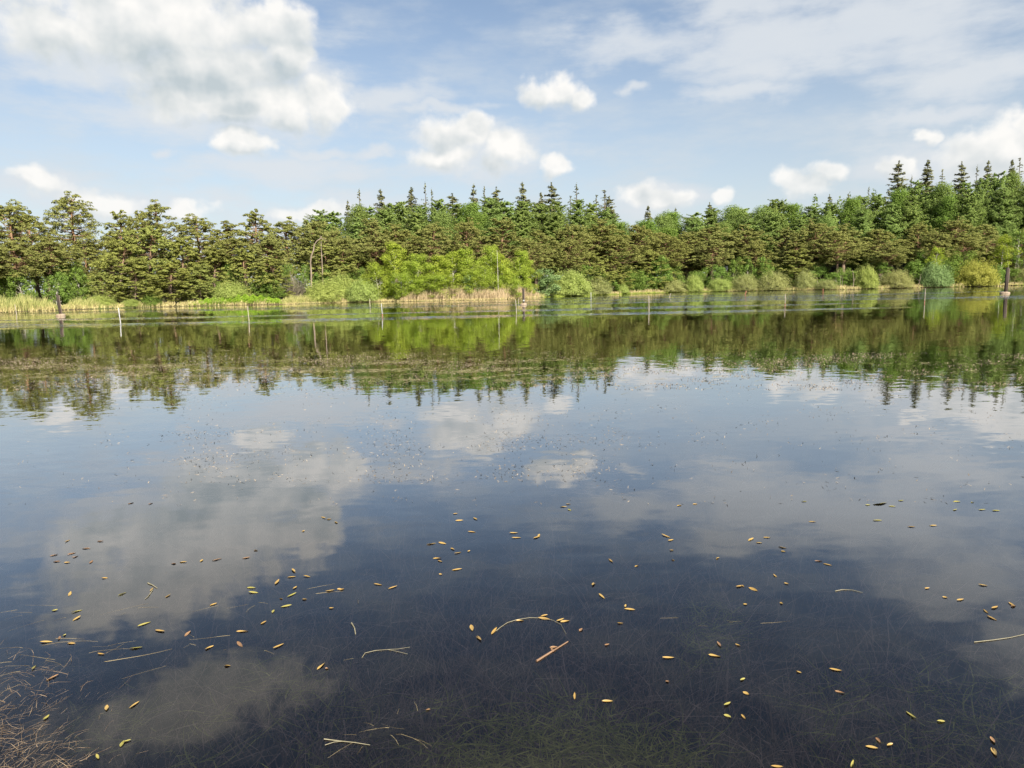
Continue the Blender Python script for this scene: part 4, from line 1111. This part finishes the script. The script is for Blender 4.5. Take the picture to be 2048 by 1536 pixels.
ZONES = [(-400, 0, 'beyond the left reeds'), (0, 110, 'behind the left reeds'), (110, 215, 'behind the left dark post'), (215, 340, 'above the small bright green bush'), (340, 470, 'left of the herb bank'), (470, 600, 'above the herb bank'), (600, 745, 'by the snaking dead pine'),
         (745, 850, 'above the left birch thicket'), (850, 960, 'above the middle birch thicket'), (960, 1070, 'above the right birch thicket'), (1070, 1170, 'above the large domed willow'), (1170, 1290, 'above the tiny lone bush'), (1290, 1410, 'above the brown twiggy willow'),
         (1410, 1580, 'above the olive willows'), (1580, 1710, 'above the two pale stakes'), (1710, 1830, 'above the beige-green willow'), (1830, 1920, 'above the blue-green willow'), (1920, 2000, 'above the largest willow'), (2000, 2500, 'right of the tall dark post')]
KL = {('pine', 'left pines'): ('tall Scots pine with clumped olive crown', 'pine', 'pines of the left wood'), ('pine_tall', 'left pines'): ('Scots pine standing clear above its neighbours', 'pine', 'pines of the left wood'),
      ('pine_full', 'olive pines'): ('bushy olive pine branched to the ground', 'pine', 'low olive pines'), ('pine', 'rear pines'): ('brown-green pine of the upper pine row', 'pine', 'upper pine row'),
      ('pine', 'front pines'): ('brown-green pine of the lower pine row', 'pine', 'lower pine row'), ('larch', 'rear larches'): ('fresh green skyline larch', 'larch', 'larches on the skyline'), ('larch', 'front larches'): ('fresh green larch below the skyline', 'larch', 'larches above the pines'),
      ('spruce', 'spruces'): ('dark pointed spruce', 'spruce', 'spruces on the skyline'), ('spruce_thin', 'spruces'): ('thin sparse spruce tip', 'spruce', 'spruces on the skyline'), ('birch', 'birch thicket'): ('bright yellow-green birch of the thicket', 'birch', 'birch thicket'),
      ('birch_tall', 'birches'): ('slender pale-stemmed birch', 'birch', 'slender birches'), ('leafy', 'young trees'): ('young green broadleaf under the pines', 'young tree', 'young trees under the pines'), ('silver', 'silver'): ('silvery green young tree', 'young tree', 'silvery young trees')}
bk = {}
for p in PLANTS:
    if p['label']:
        tag(p['o'], p['label'], 'bush', 'bushes along the far shore'); continue
    zi = next(i for i, z in enumerate(ZONES) if z[0] <= p['px'] < z[1]) if p['px'] < 2500 else len(ZONES) - 1
    bk.setdefault((p['kind'], p['row'], zi), []).append(p)
for (kind, row, zi), lst in bk.items():
    base, cat, grp = KL[(kind, row)]
    lst.sort(key=lambda p: p['px'])
    for k, p in enumerate(lst):
        zl = ZONES[zi][2]
        if kind == 'birch': zl = zl.replace('above', 'in')
        t = f'{base}, {zl}' if len(lst) == 1 else f'{base}, {ordinal(k)} from left {zl}'
        tag(p['o'], t, cat, grp)
